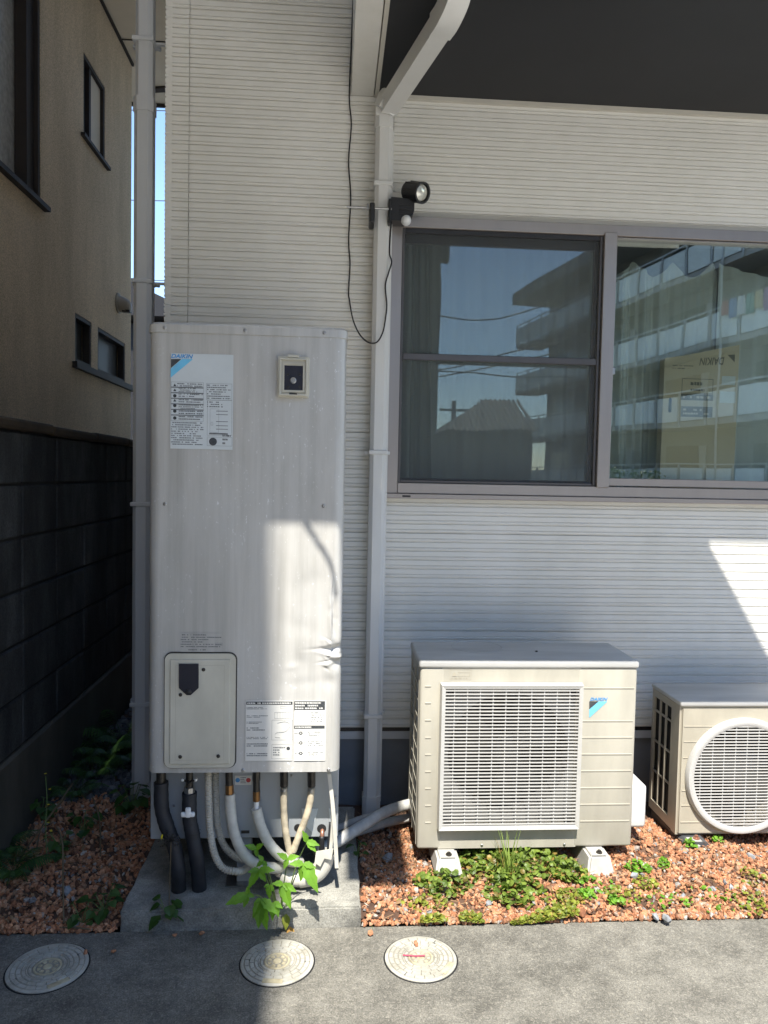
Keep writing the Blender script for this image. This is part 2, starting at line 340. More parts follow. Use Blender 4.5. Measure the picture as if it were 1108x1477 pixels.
def rline(mb, x0, x1, z0, z1, y, t=.0006):
    rect(mb, x0, x1, z0, z0+t, y); rect(mb, x0, x1, z1-t, z1, y); rect(mb, x0, x0+t, z0, z1, y); rect(mb, x1-t, x1, z0, z1, y)
def rrect(x0, x1, z0, z1, r, n=5):
    out = []
    for cx, cz, a0 in ((x1-r, z1-r, 0), (x0+r, z1-r, 90), (x0+r, z0+r, 180), (x1-r, z0+r, 270)):
        for i in range(n+1): a = math.radians(a0+90*i/n); out.append((cx+r*math.cos(a), cz+r*math.sin(a)))
    return out
def screw(parent, x, y, z, r=.0045, m='steel'): return obj('screw', MB().lathe([(r, 0), (r, .002), (r*.6, .0035), (.0005, .0035)], 10, (x, y, z), 'y'), m, parent)

WY = 3.30           # plane of the house front
GW = -1.22          # face of the boundary block wall
NX = -1.85          # wall of the neighbouring house
CORNER = P(237, 300, WY)[0]

# ================================================================== SETTING
g = MB(); g.add([(-400, -400, -.06), (400, -400, -.06), (400, 400, -.06), (-400, 400, -.06)], [(0, 1, 2, 3)]); obj('ground', g, 'asphalt', kind='structure')
PE = 2.437           # edge of the concrete path
obj('path', MB().box((-9, 1.2, -.05), (9, PE, 0)), 'path', kind='structure')
obj('bounce_ground', MB().box((-9, -7, -.05), (9, 1.195, -.002)), 'bounce', kind='structure')  # unseen pale ground added to bounce sunlight onto the shaded house front
def hgt(x, y):
    """height of the planting strip"""
    h = .012 + .018*min(1, max(0, (y-PE)/.25))
    h += .035*math.exp(-((x-1.18)/.12)**2-((y-2.93)/.16)**2) + .02*math.exp(-((x-1.45)/.3)**2-((y-2.85)/.12)**2)
    h += .008*math.sin(x*9+y*5)+.006*math.sin(x*17-y*13)
    if x < -.7: h += .03*min(1, max(0, (y-2.5)/1.2))
    return h
def bed(u, v, x0, x1, y0, y1): x, y = x0+u*(x1-x0), y0+v*(y1-y0); return (x, y, hgt(x, y)-.004)
g = MB(); g.grid(lambda u, v: bed(u, v, GW, 4, PE+.014, WY+.02), 120, 24); g.grid(lambda u, v: bed(u, v, GW, CORNER, WY+.02, 9), 12, 60)
obj('planting_bed', g, 'gravel_bed', kind='structure', smooth='all')
# gravel chips
def rocks(n, sampler, smin, smax, flat=.6):
    bm = bmesh.new(); bmesh.ops.create_icosphere(bm, subdivisions=1, radius=1); bv = np.array([v.co[:] for v in bm.verts]); bf = np.array([[v.index for v in f.verts] for f in bm.faces]); bm.free()
    # 12-vertex icosahedron
    bm = bmesh.new(); bmesh.ops.create_icosphere(bm, subdivisions=1, radius=1); bm.free()
    phi = (1+5**.5)/2; iv = np.array([(-1, phi, 0), (1, phi, 0), (-1, -phi, 0), (1, -phi, 0), (0, -1, phi), (0, 1, phi), (0, -1, -phi), (0, 1, -phi), (phi, 0, -1), (phi, 0, 1), (-phi, 0, -1), (-phi, 0, 1)])/1.902
    fc = np.array([(0, 11, 5), (0, 5, 1), (0, 1, 7), (0, 7, 10), (0, 10, 11), (1, 5, 9), (5, 11, 4), (11, 10, 2), (10, 7, 6), (7, 1, 8), (3, 9, 4), (3, 4, 2), (3, 2, 6), (3, 6, 8), (3, 8, 9), (4, 9, 5), (2, 4, 11), (6, 2, 10), (8, 6, 7), (9, 8, 1)])
    V = []; Fc = []
    for i in range(n):
        x, y, z = sampler(); s = rng.uniform(smin, smax)*rng.choice([1, 1, 1, 1.35]); v = iv*(1+rng.uniform(-.32, .32, (12, 1)))*np.array([1, rng.uniform(.6, 1), rng.uniform(.45, .8)*flat/.6])*s
        q = rng.normal(size=4); q /= np.linalg.norm(q); w, a, b, c = q
        R = np.array([[1-2*(b*b+c*c), 2*(a*b-w*c), 2*(a*c+w*b)], [2*(a*b+w*c), 1-2*(a*a+c*c), 2*(b*c-w*a)], [2*(a*c-w*b), 2*(b*c+w*a), 1-2*(a*a+b*b)]])
        V.append(v@R.T+np.array([x, y, z+s*rng.uniform(-.1, .45)])); Fc.append(fc+12*i)
    mb = MB(); mb.v = np.concatenate(V).tolist(); mb.f = np.concatenate(Fc).tolist(); return mb
def blocked(x, y): return -.68 < x < .13 and y < 3.25
def samp(x0, x1, y0, y1):
    def f():
        while True:
            x, y = rng.uniform(x0, x1), rng.uniform(y0, y1)
            if not blocked(x, y) and (math.sin(x*21+y*9)+math.sin(x*8-y*23)+math.sin(x*37+y*31) < 1.25 or rng.random() < .35): return x, y, hgt(x, y)
    return f
PEG = PE+.004
obj('gravel', rocks(16500, samp(.125, 2.3, PEG, 3.1), .0042, .0100), 'chips', kind='stuff', fix=False, label='orange terracotta gravel chips under the outdoor units', cat='gravel')
obj('gravel', rocks(1500, lambda: (lambda x, y: (x, y, .006))(rng.uniform(.125, 2.2), PE+abs(rng.normal(0, .02))), .005, .010), 'chips', kind='stuff', fix=False, label='orange gravel chips heaped along the sunlit path edge', cat='gravel')
obj('gravel', rocks(500, lambda: (lambda x, y: (x, y, .006))(rng.uniform(GW+.01, -.68), PE+abs(rng.normal(0, .02))), .005, .010), 'chips', kind='stuff', fix=False, label='reddish gravel chips heaped along the shaded path edge', cat='gravel')
obj('gravel', rocks(3600, samp(GW+.01, -.68, PEG, 3.35), .005, .0112), 'chips', kind='stuff', fix=False, label='reddish brown gravel chips along the block wall', cat='gravel')
obj('gravel', rocks(1500, samp(GW+.01, CORNER-.1, 3.3, 5.6), .011, .022), 'pebbles', kind='stuff', fix=False, label='grey pebbles in the dark gap between houses', cat='gravel')

# ================================================================== WHITE HOUSE
house = thing('white_house', (1.6, WY, 0), 'white house clad in ribbed horizontal siding', 'house')
PIT = .0395
def rib(z0, n):
    pr = []
    for i in range(n):
        z = z0+i*PIT
        pr += [(.0085, z), (.0085, z+.0030), (.0008, z+.0046), (-.0006, z+.0130), (.0056, z+.0140), (.0058, z+.0162), (.0018, z+.0180), (.0004, z+.0368), (.0050, z+.0384)]
    pr.append((.0085, z0+n*PIT)); return pr
def board(x0, x1, z0, n, cut=None, y=WY):
    pr = rib(z0, n); mb = MB(); v = [(x0, y+a, z) for a, z in pr]+[(x1, y+a, z) for a, z in pr]; m = len(pr)
    mb.add(v, [(i, m+i, m+i+1, i+1) for i in range(m-1)])
    mb.add([(x0, y+.014, z0), (x1, y+.014, z0), (x1, y+.014, z0+n*PIT), (x0, y+.014, z0+n*PIT)], [(0, 1, 2, 3)])
    mb.add([(x0, y+a, z) for a, z in pr]+[(x0, y+.014, pr[-1][1]), (x0, y+.014, z0)], [tuple(range(m+2))]); mb.add([(x1, y+a, z) for a, z in pr]+[(x1, y+.014, pr[-1][1]), (x1, y+.014, z0)], [tuple(range(m+2))])
    return obj('siding_board', mb, 'siding', house, fix=False)
ZB = P(555, 1050, WY)[2]; NB_ = 11; BH = NB_*PIT
XC = P(272, 300, WY)[0]; XS = P(568, 400, WY)[0]-.012; XR = 4.2
WIN = dict(x0=P(560, 520, WY)[0], z0=P(720, 712, WY)[2], z1=P(720, 319, WY)[2])
GAPX = .0012
SOF = P(800, 153, WY)[2]
z = ZB; i = 0
while z < 5.6:
    board(CORNER+.006, XC-GAPX, z, NB_)
    board(XC+GAPX, XS-GAPX, z, NB_)
    z += BH+.0012; i += 1
# right of the seam: below and above the window
zz = ZB; n = int((WIN['z0']-.012-ZB)/PIT)
z = ZB
left = n
while left > 0: q = min(NB_, left); board(XS+GAPX, XR, z, q); z += q*PIT+.0012; left -= q
BELOW = z
z = ZB
while z+BH < WIN['z1']+.01: z += BH+.0012
k0 = int(math.ceil((WIN['z1']+.004-z)/PIT)); ztop = z+BH
if k0 < NB_: board(XS+GAPX, XR, z+k0*PIT, NB_-k0)
ABOVE = z+k0*PIT; z = ztop+.0012
while z < SOF: q = min(NB_, int((SOF-z)/PIT)+1); board(XS+GAPX, XR, z, q); z += BH+.0012
# solid wall core behind the boards (leaves the window open)
w0, w1 = WIN['z0']-.03, WIN['z1']+.03
obj('wall_core', MB().box((CORNER+.02, WY+.016, .36), (WIN['x0']+.02, WY+.13, 6.2)), 'siding', house)
obj('wall_core', MB().box((WIN['x0']+.021, WY+.016, .36), (XR, WY+.13, w0+.02)), 'siding', house)
obj('wall_core', MB().box((WIN['x0']+.021, WY+.016, w1-.02), (XR, WY+.13, 6.2)), 'siding', house)
# caulked margins round the window
# side wall along the gap, same ribs
pr = rib(ZB, 132); mb = MB(); m = len(pr); YE = 10.5
mb.add([(CORNER+a, WY+.002, z) for a, z in pr]+[(CORNER+a, YE, z) for a, z in pr], [(i, i+1, m+i+1, m+i) for i in range(m-1)])
mb.add([(CORNER+a, WY+.002, z) for a, z in pr]+[(CORNER+.03, WY+.002, pr[-1][1]), (CORNER+.03, WY+.002, ZB)], [tuple(range(m+2))])
mb.box((CORNER+.012, WY+.131, ZB), (CORNER+.05, YE, 5.6)); obj('side_wall', mb, 'siding', house, fix=False)
obj('foundation', MB().box((CORNER+.02, WY+.026, -.05), (XR, WY+.2, .36)), 'foundation', house)
obj('foundation', MB().box((CORNER+.02, WY+.201, -.05), (CORNER+.15, YE, .46)), 'foundation', house)
zf0, zf1 = P(555, 1067, WY)[2], P(555, 1056, WY)[2]
obj('drip_flashing', MB().box((CORNER-.004, WY+.010, zf0), (XR, WY+.025, zf1)), 'pipe_grey', house)
obj('shadow_strip', MB().box((CORNER, WY+.012, zf1+.0005), (XR, WY+.024, ZB+.004)), 'black', house)  # black strip drawn in for the shadow under the lowest siding edge
# overhanging upper storey: beam, dark soffit, added unseen shadow casters in front
BX0, BX1, BX2 = P(507, 140, WY)[0], P(539, 140, WY)[0], P(546, 140, WY)[0]
YF = 2.45-(SOF-P(440, 756, 2.45)[2])/SZ; YBK = WY-(SOF-P(1018, 783, WY)[2])/SZ
SB = SOF
obj('overhang_beam', MB().prism([(BX0, SB), (BX1, SB), (BX1, 5.9), (BX0, 5.9)], 'y', YBK, WY-.001), 'siding', house)
obj('soffit_trim', MB().box((BX1+.004, YBK, SB-.006), (BX2, WY-.001, SB+.05)), 'trim', house)
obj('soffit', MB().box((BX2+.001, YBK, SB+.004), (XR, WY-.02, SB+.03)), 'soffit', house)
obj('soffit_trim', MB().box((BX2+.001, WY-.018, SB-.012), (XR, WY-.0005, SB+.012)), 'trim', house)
obj('upper_storey', MB().box((BX1+.002, YBK, SB+.031), (XR, WY-.001, 5.9)), 'siding', house)
_a, _b = P(1018, 783, WY), P(1108, 930, WY); X_R0 = _a[0]-SX*(WY-YBK); slope_x = .82*(_b[0]-_a[0])/((_a[2]-_b[2])/SZ)
WX_L = -1.12
front = [(BX0, YBK-.002), (BX0, YF), (X_R0+slope_x*(YBK-YF), YF), (X_R0, YBK-.002)]
obj('shade_slab', MB().prism(front, 'z', SB, SB+.03), 'siding', house)  # unseen slab added, its outline cut to shape the shade on wall and units
obj('shade_wing', MB().box((WX_L, YF, SB), (BX0-.001, YBK+.12, 5.7)), 'siding', house)  # unseen mass added to keep sun off the tank top and left wall
obj('shade_box', MB().box((-.035, .83, SB+.001), (.19, YF-.001, SB+.25)), 'siding', house)  # unseen box added to shade the gravel between slab and large unit
obj('balcony_rail', MB().box((BX0, YF+.01, SB+.9), (X_R0-.25, YF+.05, SB+.95)), 'rail', house)
for _i in range(5): _x = BX0+.1+_i*(X_R0-.45-BX0)/4; obj('rail_post', MB().box((_x, YF+.012, SB+.031), (_x+.03, YF+.045, SB+.899)), 'rail', house)
arc = [P(x, y, 2.45)-np.array([SX, 1, -SZ])*(2.45-YF-.04) for x, y in ((432, 742), (441, 757), (455, 776), (470, 800), (480, 822), (485, 850))]
obj('shade_rod', MB().tube(spline(arc, 5), .0075, 8), 'pipe', house, smooth='all')  # unseen rod added to cast the thin curved shadow on the tank
# weep slot frame etc. below: window -------------------------------------------------
WYF = WY-.035
win = obj('window', MB().box((WIN['x0']+.01, WY+.03, w0+.0), (XR, WY+.10, WIN['z0']-.005)), 'alu', house)
def wpart(name, x0, x1, z0, z1, y0, y1, m='alu', r=.002, **kw): return obj(name, MB().rbox((x0, y0, z0), (x1, y1, z1), r, 1), m, win, **kw)
zt = lambda x, y: P(x, y, WYF)[2]; xt = lambda x, y: P(x, y, WYF)[0]
fx0 = xt(561, 520); fx1 = xt(577, 520); zb0 = zt(720, 714); zb1 = zt(720, 699); ztp1 = zt(720, 317); ztp0 = zt(720, 333)
wpart('frame_jamb', fx0, fx1, zb0, ztp1, WYF, WY+.09)
wpart('frame_head', fx1+.001, XR, ztp0, ztp1, WYF, WY+.09)
wpart('frame_sill', fx1+.001, XR, zb0, zb1, WYF, WY+.09)
wpart('sill_drip', fx0-.004, XR, zb0-.022, zb0-.001, WYF-.012, WY+.03)
wx = xt(586, 716); wpart('weep_slot', wx-.018, wx+.018, zb0-.016, zb0-.008, WYF-.014, WYF-.011, 'alu_dark')
mx0, mx1 = xt(866, 520), xt(884, 520)
wpart('meeting_post', mx0, mx1, zb1-.004, ztp0+.012, WYF-.008, WY+.05)
# dark shadow gap + insect screen on the left
wpart('screen_stile', fx1+.001, fx1+.012, zb1+.001, ztp0-.001, WYF+.010, WYF+.03, 'screen_frame')
wpart('screen_stile', mx0-.014, mx0-.001, zb1+.001, ztp0-.001, WYF+.010, WYF+.03, 'screen_frame')
wpart('screen_rail', fx1+.013, mx0-.015, ztp0-.02, ztp0-.001, WYF+.012, WYF+.03, 'alu_dark')
wpart('screen_rail', fx1+.013, mx0-.015, zb1+.001, zb1+.013, WYF+.012, WYF+.03, 'screen_frame')
zm = zt(720, 517.5); wpart('screen_rail', fx1+.013, mx0-.015, zm-.014, zm+.014, WYF+.008, WYF+.03, 'screen_frame')
obj('screen_mesh', MB().add([(fx1+.012, WYF+.022, zb1+.012), (mx0-.014, WYF+.022, zb1+.012), (mx0-.014, WYF+.022, ztp0-.018), (fx1+.012, WYF+.022, ztp0-.018)], [(0, 1, 2, 3)]), 'mesh', win)
# left sash behind the screen
YA, YB = WY+.035, WY+.005
for a, b, c, d in ((fx1+.002, fx1+.016, zb1+.002, ztp0-.002), (mx0-.020, mx1-.004, zb1+.002, ztp0-.002)): wpart('sash_stile', a, b, c, d, YA-.012, YA+.012, 'screen_frame')
wpart('sash_rail', fx1+.017, mx0-.021, ztp0-.05, ztp0-.002, YA-.012, YA+.012, 'alu_dark'); wpart('sash_rail', fx1+.017, mx0-.021, zb1+.002, zb1+.022, YA-.012, YA+.012, 'alu_dark')
obj('window_pane', MB().box((fx1+.016, YA-.003, zb1+.02), (mx0-.020, YA, ztp0-.048)), 'glass', win)
# right sash
zr1, zr0 = zt(1000, 346), zt(1000, 692)
wpart('sash_rail', mx1+.001, XR-.02, zr1, ztp0-.006, YB-.03, YB+.008); wpart('sash_rail', mx1+.001, XR-.02, zb1+.004, zr0, YB-.03, YB+.008)
wpart('sash_stile', mx1+.001, mx1+.008, zr0+.001, zr1-.001, YB-.028, YB+.008)
obj('window_pane', MB().box((mx1+.007, YB-.004, zr0-.004), (XR-.03, YB-.001, zr1+.004)), 'glass', win)
lz = zt(888, 535); wpart('latch', mx1+.001, mx1+.014, lz-.016, lz+.016, YB-.036, YB-.03, 'steel')
# room behind
rm = MB(); RX0, RX1, RY0, RY1, RZ0, RZ1 = WIN['x0']-.3, XR-.05, WY+.131, WY+3.2, .5, 3.0
rm.box((RX0, RY1, RZ0), (RX1, RY1+.05, RZ1)); rm.box((RX0-.05, RY0, RZ0), (RX0, RY1, RZ1)); rm.box((RX1, RY0, RZ0), (RX1+.05, RY1, RZ1)); rm.box((RX0, RY0, RZ1), (RX1, RY1, RZ1+.05)); rm.box((RX0, RY0, RZ0-.05), (RX1, RY1, RZ0))
obj('room_interior', rm, 'room', house)
# curtains
def curtain(name, x0, x1, z0, z1, y, pleat, amp, m, label, scallop=0, taper=0, n=160):
    mb = MB(); ph = random.uniform(0, 6)
    def fn(u, v):
        x = x0+u*(x1-x0); w = amp*(.6+.4*math.sin(u*5+ph))*(1-.35*v*0)
        yy = y+w*math.sin(2*math.pi*u*pleat+.9*math.sin(u*7+ph)+.5*v)+.35*w*math.sin(2*math.pi*u*pleat*2.3+1+v*2)
        zz = z0+v*(z1-z0)-scallop*(v**6)*abs(math.sin(math.pi*u*3.2))
        if taper: x = x0+(u*(1-taper*v)+taper*v*.5)*(x1-x0)
        return (x, yy, zz)
    mb.grid(fn, n, 24); return obj(name, mb, m, smooth='all', label=label, cat='curtain')
curtain('curtain', fx1-.02, mx0+.05, WIN['z0']-.25, ztp0+.0, WY+.17, 8, .03, 'lace', 'thin lace curtain behind the insect screen pane')
curtain('curtain', mx0+.06, mx0+.66, WIN['z0']-.25, ztp0-.02, WY+.24, 7, .028, 'lace', 'sagging lace curtain behind the cardboard carton', scallop=.07)
curtain('curtain', mx0+.64, XR-.3, WIN['z0']-.25, ztp0-.03, WY+.20, 22, .03, 'lace', 'gathered pale curtain beside the cardboard carton', scallop=.06)
curtain('curtain', fx1-.05, fx1+.20, WIN['z0']-.25, ztp0+.02, WY+.16, 4, .02, 'drape', 'dark drape gathered at the edge of the screened window', taper=.5)
# cardboard carton standing in the window
YC = WY+.075
cx0, cx1 = P(956, 600, YC)[0], P(1062, 600, YC)[0]; cz1a, cz1b = P(957, 516, YC)[2], P(1062, 497, YC)[2]; cz0 = WIN['z0']-.1
box_ = thing('cardboard_carton', (cx0+.2, YC, cz0), 'brown cardboard carton with dark print propped upside down inside the window', 'carton')
obj('carton_side', MB().prism([(cx0-.004, cz0), (cx1, cz0), (cx1+.002, cz1b), (cx0+.25*(cx1-cx0), cz1a+.012), (cx0, cz1a)], 'y', YC, YC+.05), 'card', box_)
def cp(x, y): q = P(x, y, YC-.0008); return q
pm = MB()
def bar(x0, x1, y0, y1, mb=pm, yo=.0008): a, b = P(x0, y1, YC-yo), P(x1, y0, YC-yo); rect(mb, a[0], b[0], a[2], b[2], YC-yo)
a, b = P(983, 567, YC), P(1029, 547, YC); rline(pm, a[0], b[0], a[2], b[2], YC-.0008, .0025)
for y0, y1 in ((551, 556), (561, 564)):
    a, b = P(996, y1, YC), P(1016, y0, YC); dashes(pm, a[0], b[0], a[2], b[2], YC-.0008, 1, .9, .9)
bar(982, 1029, 569, 577); bar(982, 1028, 587, 601)
a, b = P(970, 533, YC), P(1000, 526, YC); dashes(pm, a[0], b[0], a[2], b[2], YC-.0008, 2, .8, .4)
obj('print', pm, 'card_ink', box_, kind='stuff')
pw = MB()
for y0, y1, r in ((570, 576, 1), (589, 599, 2)): a, b = P(985, y1, YC), P(1026, y0, YC); dashes(pw, a[0], b[0], a[2], b[2], YC-.0016, r, .8, .5)
obj('print', pw, 'card', box_, kind='stuff')
a = P(1045, 519, YC-.0008); text('DAIKIN', .034, (a[0], YC-.0008, a[2]+.012), 'card_ink', box_, shear=.3, rot=math.pi+.06, w=.12, bold=.02)
a = P(1049, 523, YC); obj('logo_triangle', MB().add([(a[0], YC-.0008, a[2]+.035), (a[0]+.035, YC-.0008, a[2]+.038), (a[0]+.035, YC-.0008, a[2]+.002)], [(0, 1, 2)]), 'card_ink', box_)
sm = MB(); bar(1041, 1061, 543, 555, sm, .001); bar(1038, 1061, 565, 581, sm, .001); obj('shipping_label', sm, 'sticker_w', box_)
hm = MB(); hm.prism(rrect(*(lambda a, b: (a[0], b[0], a[2], b[2]))(P(964, 595, YC), P(969, 574, YC)), .007), 'y', YC-.0012, YC+.001); obj('hand_hole', hm, 'black', box_)
# vent hood on the side wall of the house (seen mirrored in the neighbour's window)
vh = MB().lathe([(.075, 0), (.075, .03), (.06, .035), (.06, .10), (.045, .125), (.002, .13)], 20, (0, 0, 0), 'x'); vh.v = [(CORNER-p[0], 7.05+p[1], 4.84+p[2]) for p in vh.v]
obj('side_vent_hood', vh, 'pipe', house, smooth=True)

# ================================================================== DOWNPIPES
def pipe_clip(parent, x, y, z, w, m): 
    mb = MB().rbox((x-w-.006, y-w-.006, z-.009), (x+w+.006, y+w+.004, z+.009), .003, 1); mb.rbox((x-w-.02, y+w-.012, z-.007), (x-w-.004, y+w+.01, z+.007), .002, 1); mb.rbox((x+w+.004, y+w-.012, z-.007), (x+w+.02, y+w+.01, z+.007), .002, 1)
    return obj('clip', mb, m, parent)
def sq_pipe(x, y, z0, z1, w):
    o = [(x-w, y-w*.55), (x-w*.55, y-w), (x+w*.55, y-w), (x+w, y-w*.55), (x+w, y+w*.8), (x-w, y+w*.8)]
    return MB().prism(o, 'z', z0, z1)
lp = P(206, 600, 3.36); lx = lp[0]; LY = 3.37; lw = .0385
dp = thing('downpipe', (lx, LY, .03), 'grey square rain downpipe at the house corner beside the tank', 'downpipe')
zj = P(206, 163, LY)[2]
obj('pipe', sq_pipe(lx, LY, .06, zj, lw), 'pipe_grey', dp); obj('pipe', sq_pipe(lx+.002, LY, zj+.0, 5.6, lw*.93), 'pipe_grey', dp)
obj('collar', sq_pipe(lx, LY, zj-.004, zj+.055, lw+.004), 'pipe_grey', dp); obj('shoe', sq_pipe(lx, LY, .02, .12, lw+.006), 'pipe_grey', dp)
for y in (62, 408, 727, 1013): pipe_clip(dp, lx, LY, P(206, y, LY)[2], lw, 'pipe_grey')
for y in (62, 408, 727): q = P(206, y, LY)[2]; obj('bracket_arm', MB().box((lx+lw, LY+.0, q-.005), (CORNER+.003, LY+.012, q+.005)), 'pipe_grey', dp)
DY = 3.225; dw = .034
b0, b1 = P(537, 1172, DY), P(552, 170, DY)
dp2 = thing('downpipe', (b0[0], DY, b0[2]), 'white downpipe bending under the dark soffit beside the window', 'downpipe')
dxp = (b0[0]+b1[0])/2
obj('pipe', sq_pipe(dxp, DY, b0[2]+.02, b1[2]-.02, dw), 'pipe', dp2)
obj('shoe', sq_pipe(dxp, DY, b0[2], P(537, 1145, DY)[2], dw+.005), 'pipe', dp2)
obj('seam_strip', MB().box((dxp+dw+.001, DY+.0, b0[2]+.05), (dxp+dw+.009, DY+.03, b1[2]-.05)), 'pipe', dp2)
for y in (268, 653, 1030): pipe_clip(dp2, dxp, DY, P(548, y, DY)[2], dw, 'pipe')
e1 = np.array([dxp, DY, b1[2]+.02]); e2 = P(646, 10, 2.58); e2[2] = SOF-.075
obj('elbow', sq_pipe(dxp, DY, b1[2]-.05, b1[2]+.005, dw+.004), 'pipe', dp2)
r4 = .038
obj('elbow', MB().tube(spline([(dxp, DY, b1[2]-.0), e1+[0, -.012, .035], e1+(e2-e1)*.13], 5), r4*.96, 4, square=True), 'pipe', dp2, smooth=True)
obj('pipe', MB().tube([e1+(e2-e1)*.09, e1+(e2-e1)*.95], r4*.88, 4, square=True), 'pipe', dp2)
obj('elbow', MB().tube(spline([e1+(e2-e1)*.90, e2, e2+np.array([.02, -.05, .04]), e2+np.array([.02, -.06, .10])], 5), r4, 4, square=True), 'pipe', dp2, smooth=True)

# ================================================================== SENSOR LIGHT + CABLE
YL = DY-.02
q = P(579, 304, YL); sl_ = thing('sensor_light', (q[0], YL, q[2]-.06), 'black clip-on sensor spotlight clamped to the white downpipe', 'sensor light')
a, b = P(563, 321, YL), P(597, 289, YL)
bod = MB().prism([(a[0], a[2]), (a[0]+.06, a[2]-.0), (b[0]-.004, a[2]+.03), (b[0], a[2]+.045), (b[0], b[2]-.012), (b[0]-.02, b[2]-.004), (a[0], b[2])], 'y', YL-.03, YL+.045)
obj('body', bod, 'black', sl_)
for i in range(3): obj('body_rib', MB().rbox((a[0]+.035, YL-.034, b[2]-.035-.018*i), (b[0]-.012, YL-.029, b[2]-.031-.018*i), .001, 1), 'black', sl_)
c0 = P(586, 317.5, YL-.03); obj('sensor_dome', MB().lathe([(.021, -.01), (.021, 0), (.018, .012), (.010, .02), (.001, .023)], 16, (c0[0], YL-.03, c0[2]), 'y'), 'white', sl_, smooth=True)
hc = Vector(P(600, 277, YL-.03)); ax = Vector((.62, -.72, -.32)).normalized(); qt = ax.to_track_quat('Z', 'Y')
def along(prof, n=24, c=hc): mb = MB().lathe(prof, n); mb.v = [tuple(c+qt @ Vector(p)) for p in mb.v]; return mb
obj('lamp_head', along([(.030, -.055), (.037, -.05), (.040, 0), (.043, .035), (.043, .042), (.036, .042), (.034, .030), (.001, .030)]), 'black', sl_, smooth=True)
obj('lens', along([(.033, .0305), (.030, .036), (.015, .040), (.001, .041)]), 'lens', sl_, smooth=True)
for i in range(8):
    an = i*math.pi/4; ob = MB().box((-.002, .036, -.045), (.002, .042, .01)); R = Matrix.Rotation(an, 3, 'Z'); ob.v = [tuple(hc+qt @ (R @ Vector(p))) for p in ob.v]; obj('cooling_fin', ob, 'black', sl_)
j0 = P(590, 293, YL); obj('swivel', MB().tube([j0, hc+Vector((-.004, .004, -.02))], .011, 10), 'black', sl_, smooth=True)
r0, r1 = P(500, 298.5, YL-.045), P(565, 301.5, YL-.045); obj('clamp_rod', MB().tube([r0, r1], .0042, 8), 'steel', sl_)
a, b = P(533, 321, YL-.06), P(541, 292, YL-.06); obj('clamp_jaw', MB().rbox((a[0], YL-.065, a[2]), (b[0], YL+.03, b[2]), .006, 2), 'black', sl_)
w_ = P(531, 299, YL-.045); obj('wing_nut', MB().rbox((w_[0]-.006, YL-.05, w_[2]-.012), (w_[0]+.003, YL-.04, w_[2]+.014), .002, 1), 'steel', sl_)
a, b = P(560, 324, YL-.03), P(564, 289, YL-.03); obj('clamp_pad', MB().rbox((a[0], YL-.055, a[2]), (b[0], YL+.03, b[2]), .003, 1), 'black', sl_)
YW = WY-.006
cp_ = [P(511, -40, YW), P(507, 60, YW), P(504, 140, YW), P(507, 180, YW), P(503, 232, YW), P(506, 285, YW), P(503, 345, YW), P(505, 380, YW), P(503, 420, YW), P(504, 432, YW), P(509, 460, 3.26), P(518, 481, 3.2), P(530, 493, 3.175), P(543, 494, 3.17), P(552, 480, 3.172), P(556, 460, 3.178), P(558, 440, 3.18), P(556, 412, 3.182), P(561, 392, 3.185), P(565, 378, 3.19), P(562, 365, 3.2), P(563, 340, 3.2), P(565, 318, 3.2)]
obj('power_cable', MB().tube(spline(cp_, 6), .0032, 6), 'wire', label='thin black cable looping down the white siding to the spotlight', cat='cable', smooth='all')

# ================================================================== TANK
TY = 2.45
tp = lambda x, y, d=0: P(x, y, TY+d)
TX0, TX1 = tp(213, 800)[0], tp(497, 700)[0]; TZ0 = tp(350, 1114)[2]; TZ1 = tp(350, 481)[2]; TD = .70; TR = .035
SLZ = .068
tank = thing('hot_water_tank', ((TX0+TX1)/2, TY+.35, SLZ), 'tall streaked grey hot water storage tank unit with stickers and dented side', 'water tank')
def prof(x0, x1, y0, y1, r, nf=170):
    o = [(x0, y1)]; 
    for i in range(9): a = math.pi+math.pi/2*i/8; o.append((x0+r+r*math.cos(a), y0+r+r*math.sin(a)))
    for i in range(1, nf): o.append((x0+r+(x1-x0-2*r)*i/nf, y0))
    for i in range(9): a = -math.pi/2+math.pi/2*i/8; o.append((x1-r+r*math.cos(a), y0+r+r*math.sin(a)))
    o.append((x1, y1)); return o
pf = prof(TX0, TX1, TY, TY+TD, TR); nz = 150; mb = MB(); V = []
# dents measured on the photograph (pixel centre, pixel radii, depth in metres, tilt)
dents = []
for px_, py_, rx, ry, dep, tilt in ((484, 892, 4.5, 44, .014, .015), (478, 893, 3, 38, -.004, .03), (482, 938, 13, 6, .014, .22), (478, 946, 15, 3, -.008, -.25), (486, 957, 8, 9, .011, .5), (470, 936, 22, 2.5, .004, .05), (489, 948, 5, 4, -.007, .6), (483, 850, 4, 16, .006, -.1), (435, 905, 30, 14, .0028, -.25), (445, 840, 30, 14, .0028, .4), (432, 955, 12, 14, .0035, .3), (422, 962, 10, 5, -.002, .2), (462, 780, 7, 20, .0035, -.35), (476, 985, 10, 12, .005, .3), (440, 985, 34, 8, .0016, .1), (452, 870, 30, 35, .004, 0)):
    c = tp(px_, py_); s = TY/F_PX; dents.append((c[0], c[2], rx*s, ry*s, dep, tilt))
_dr = random.Random(5)
for _i in range(22): c = tp(_dr.uniform(466, 491), _dr.uniform(922, 966)); s = TY/F_PX; dents.append((c[0], c[2], _dr.uniform(3, 10)*s, _dr.uniform(1.5, 4)*s, _dr.choice([-1, 1])*_dr.uniform(.0015, .0042), _dr.uniform(-.9, .9)))
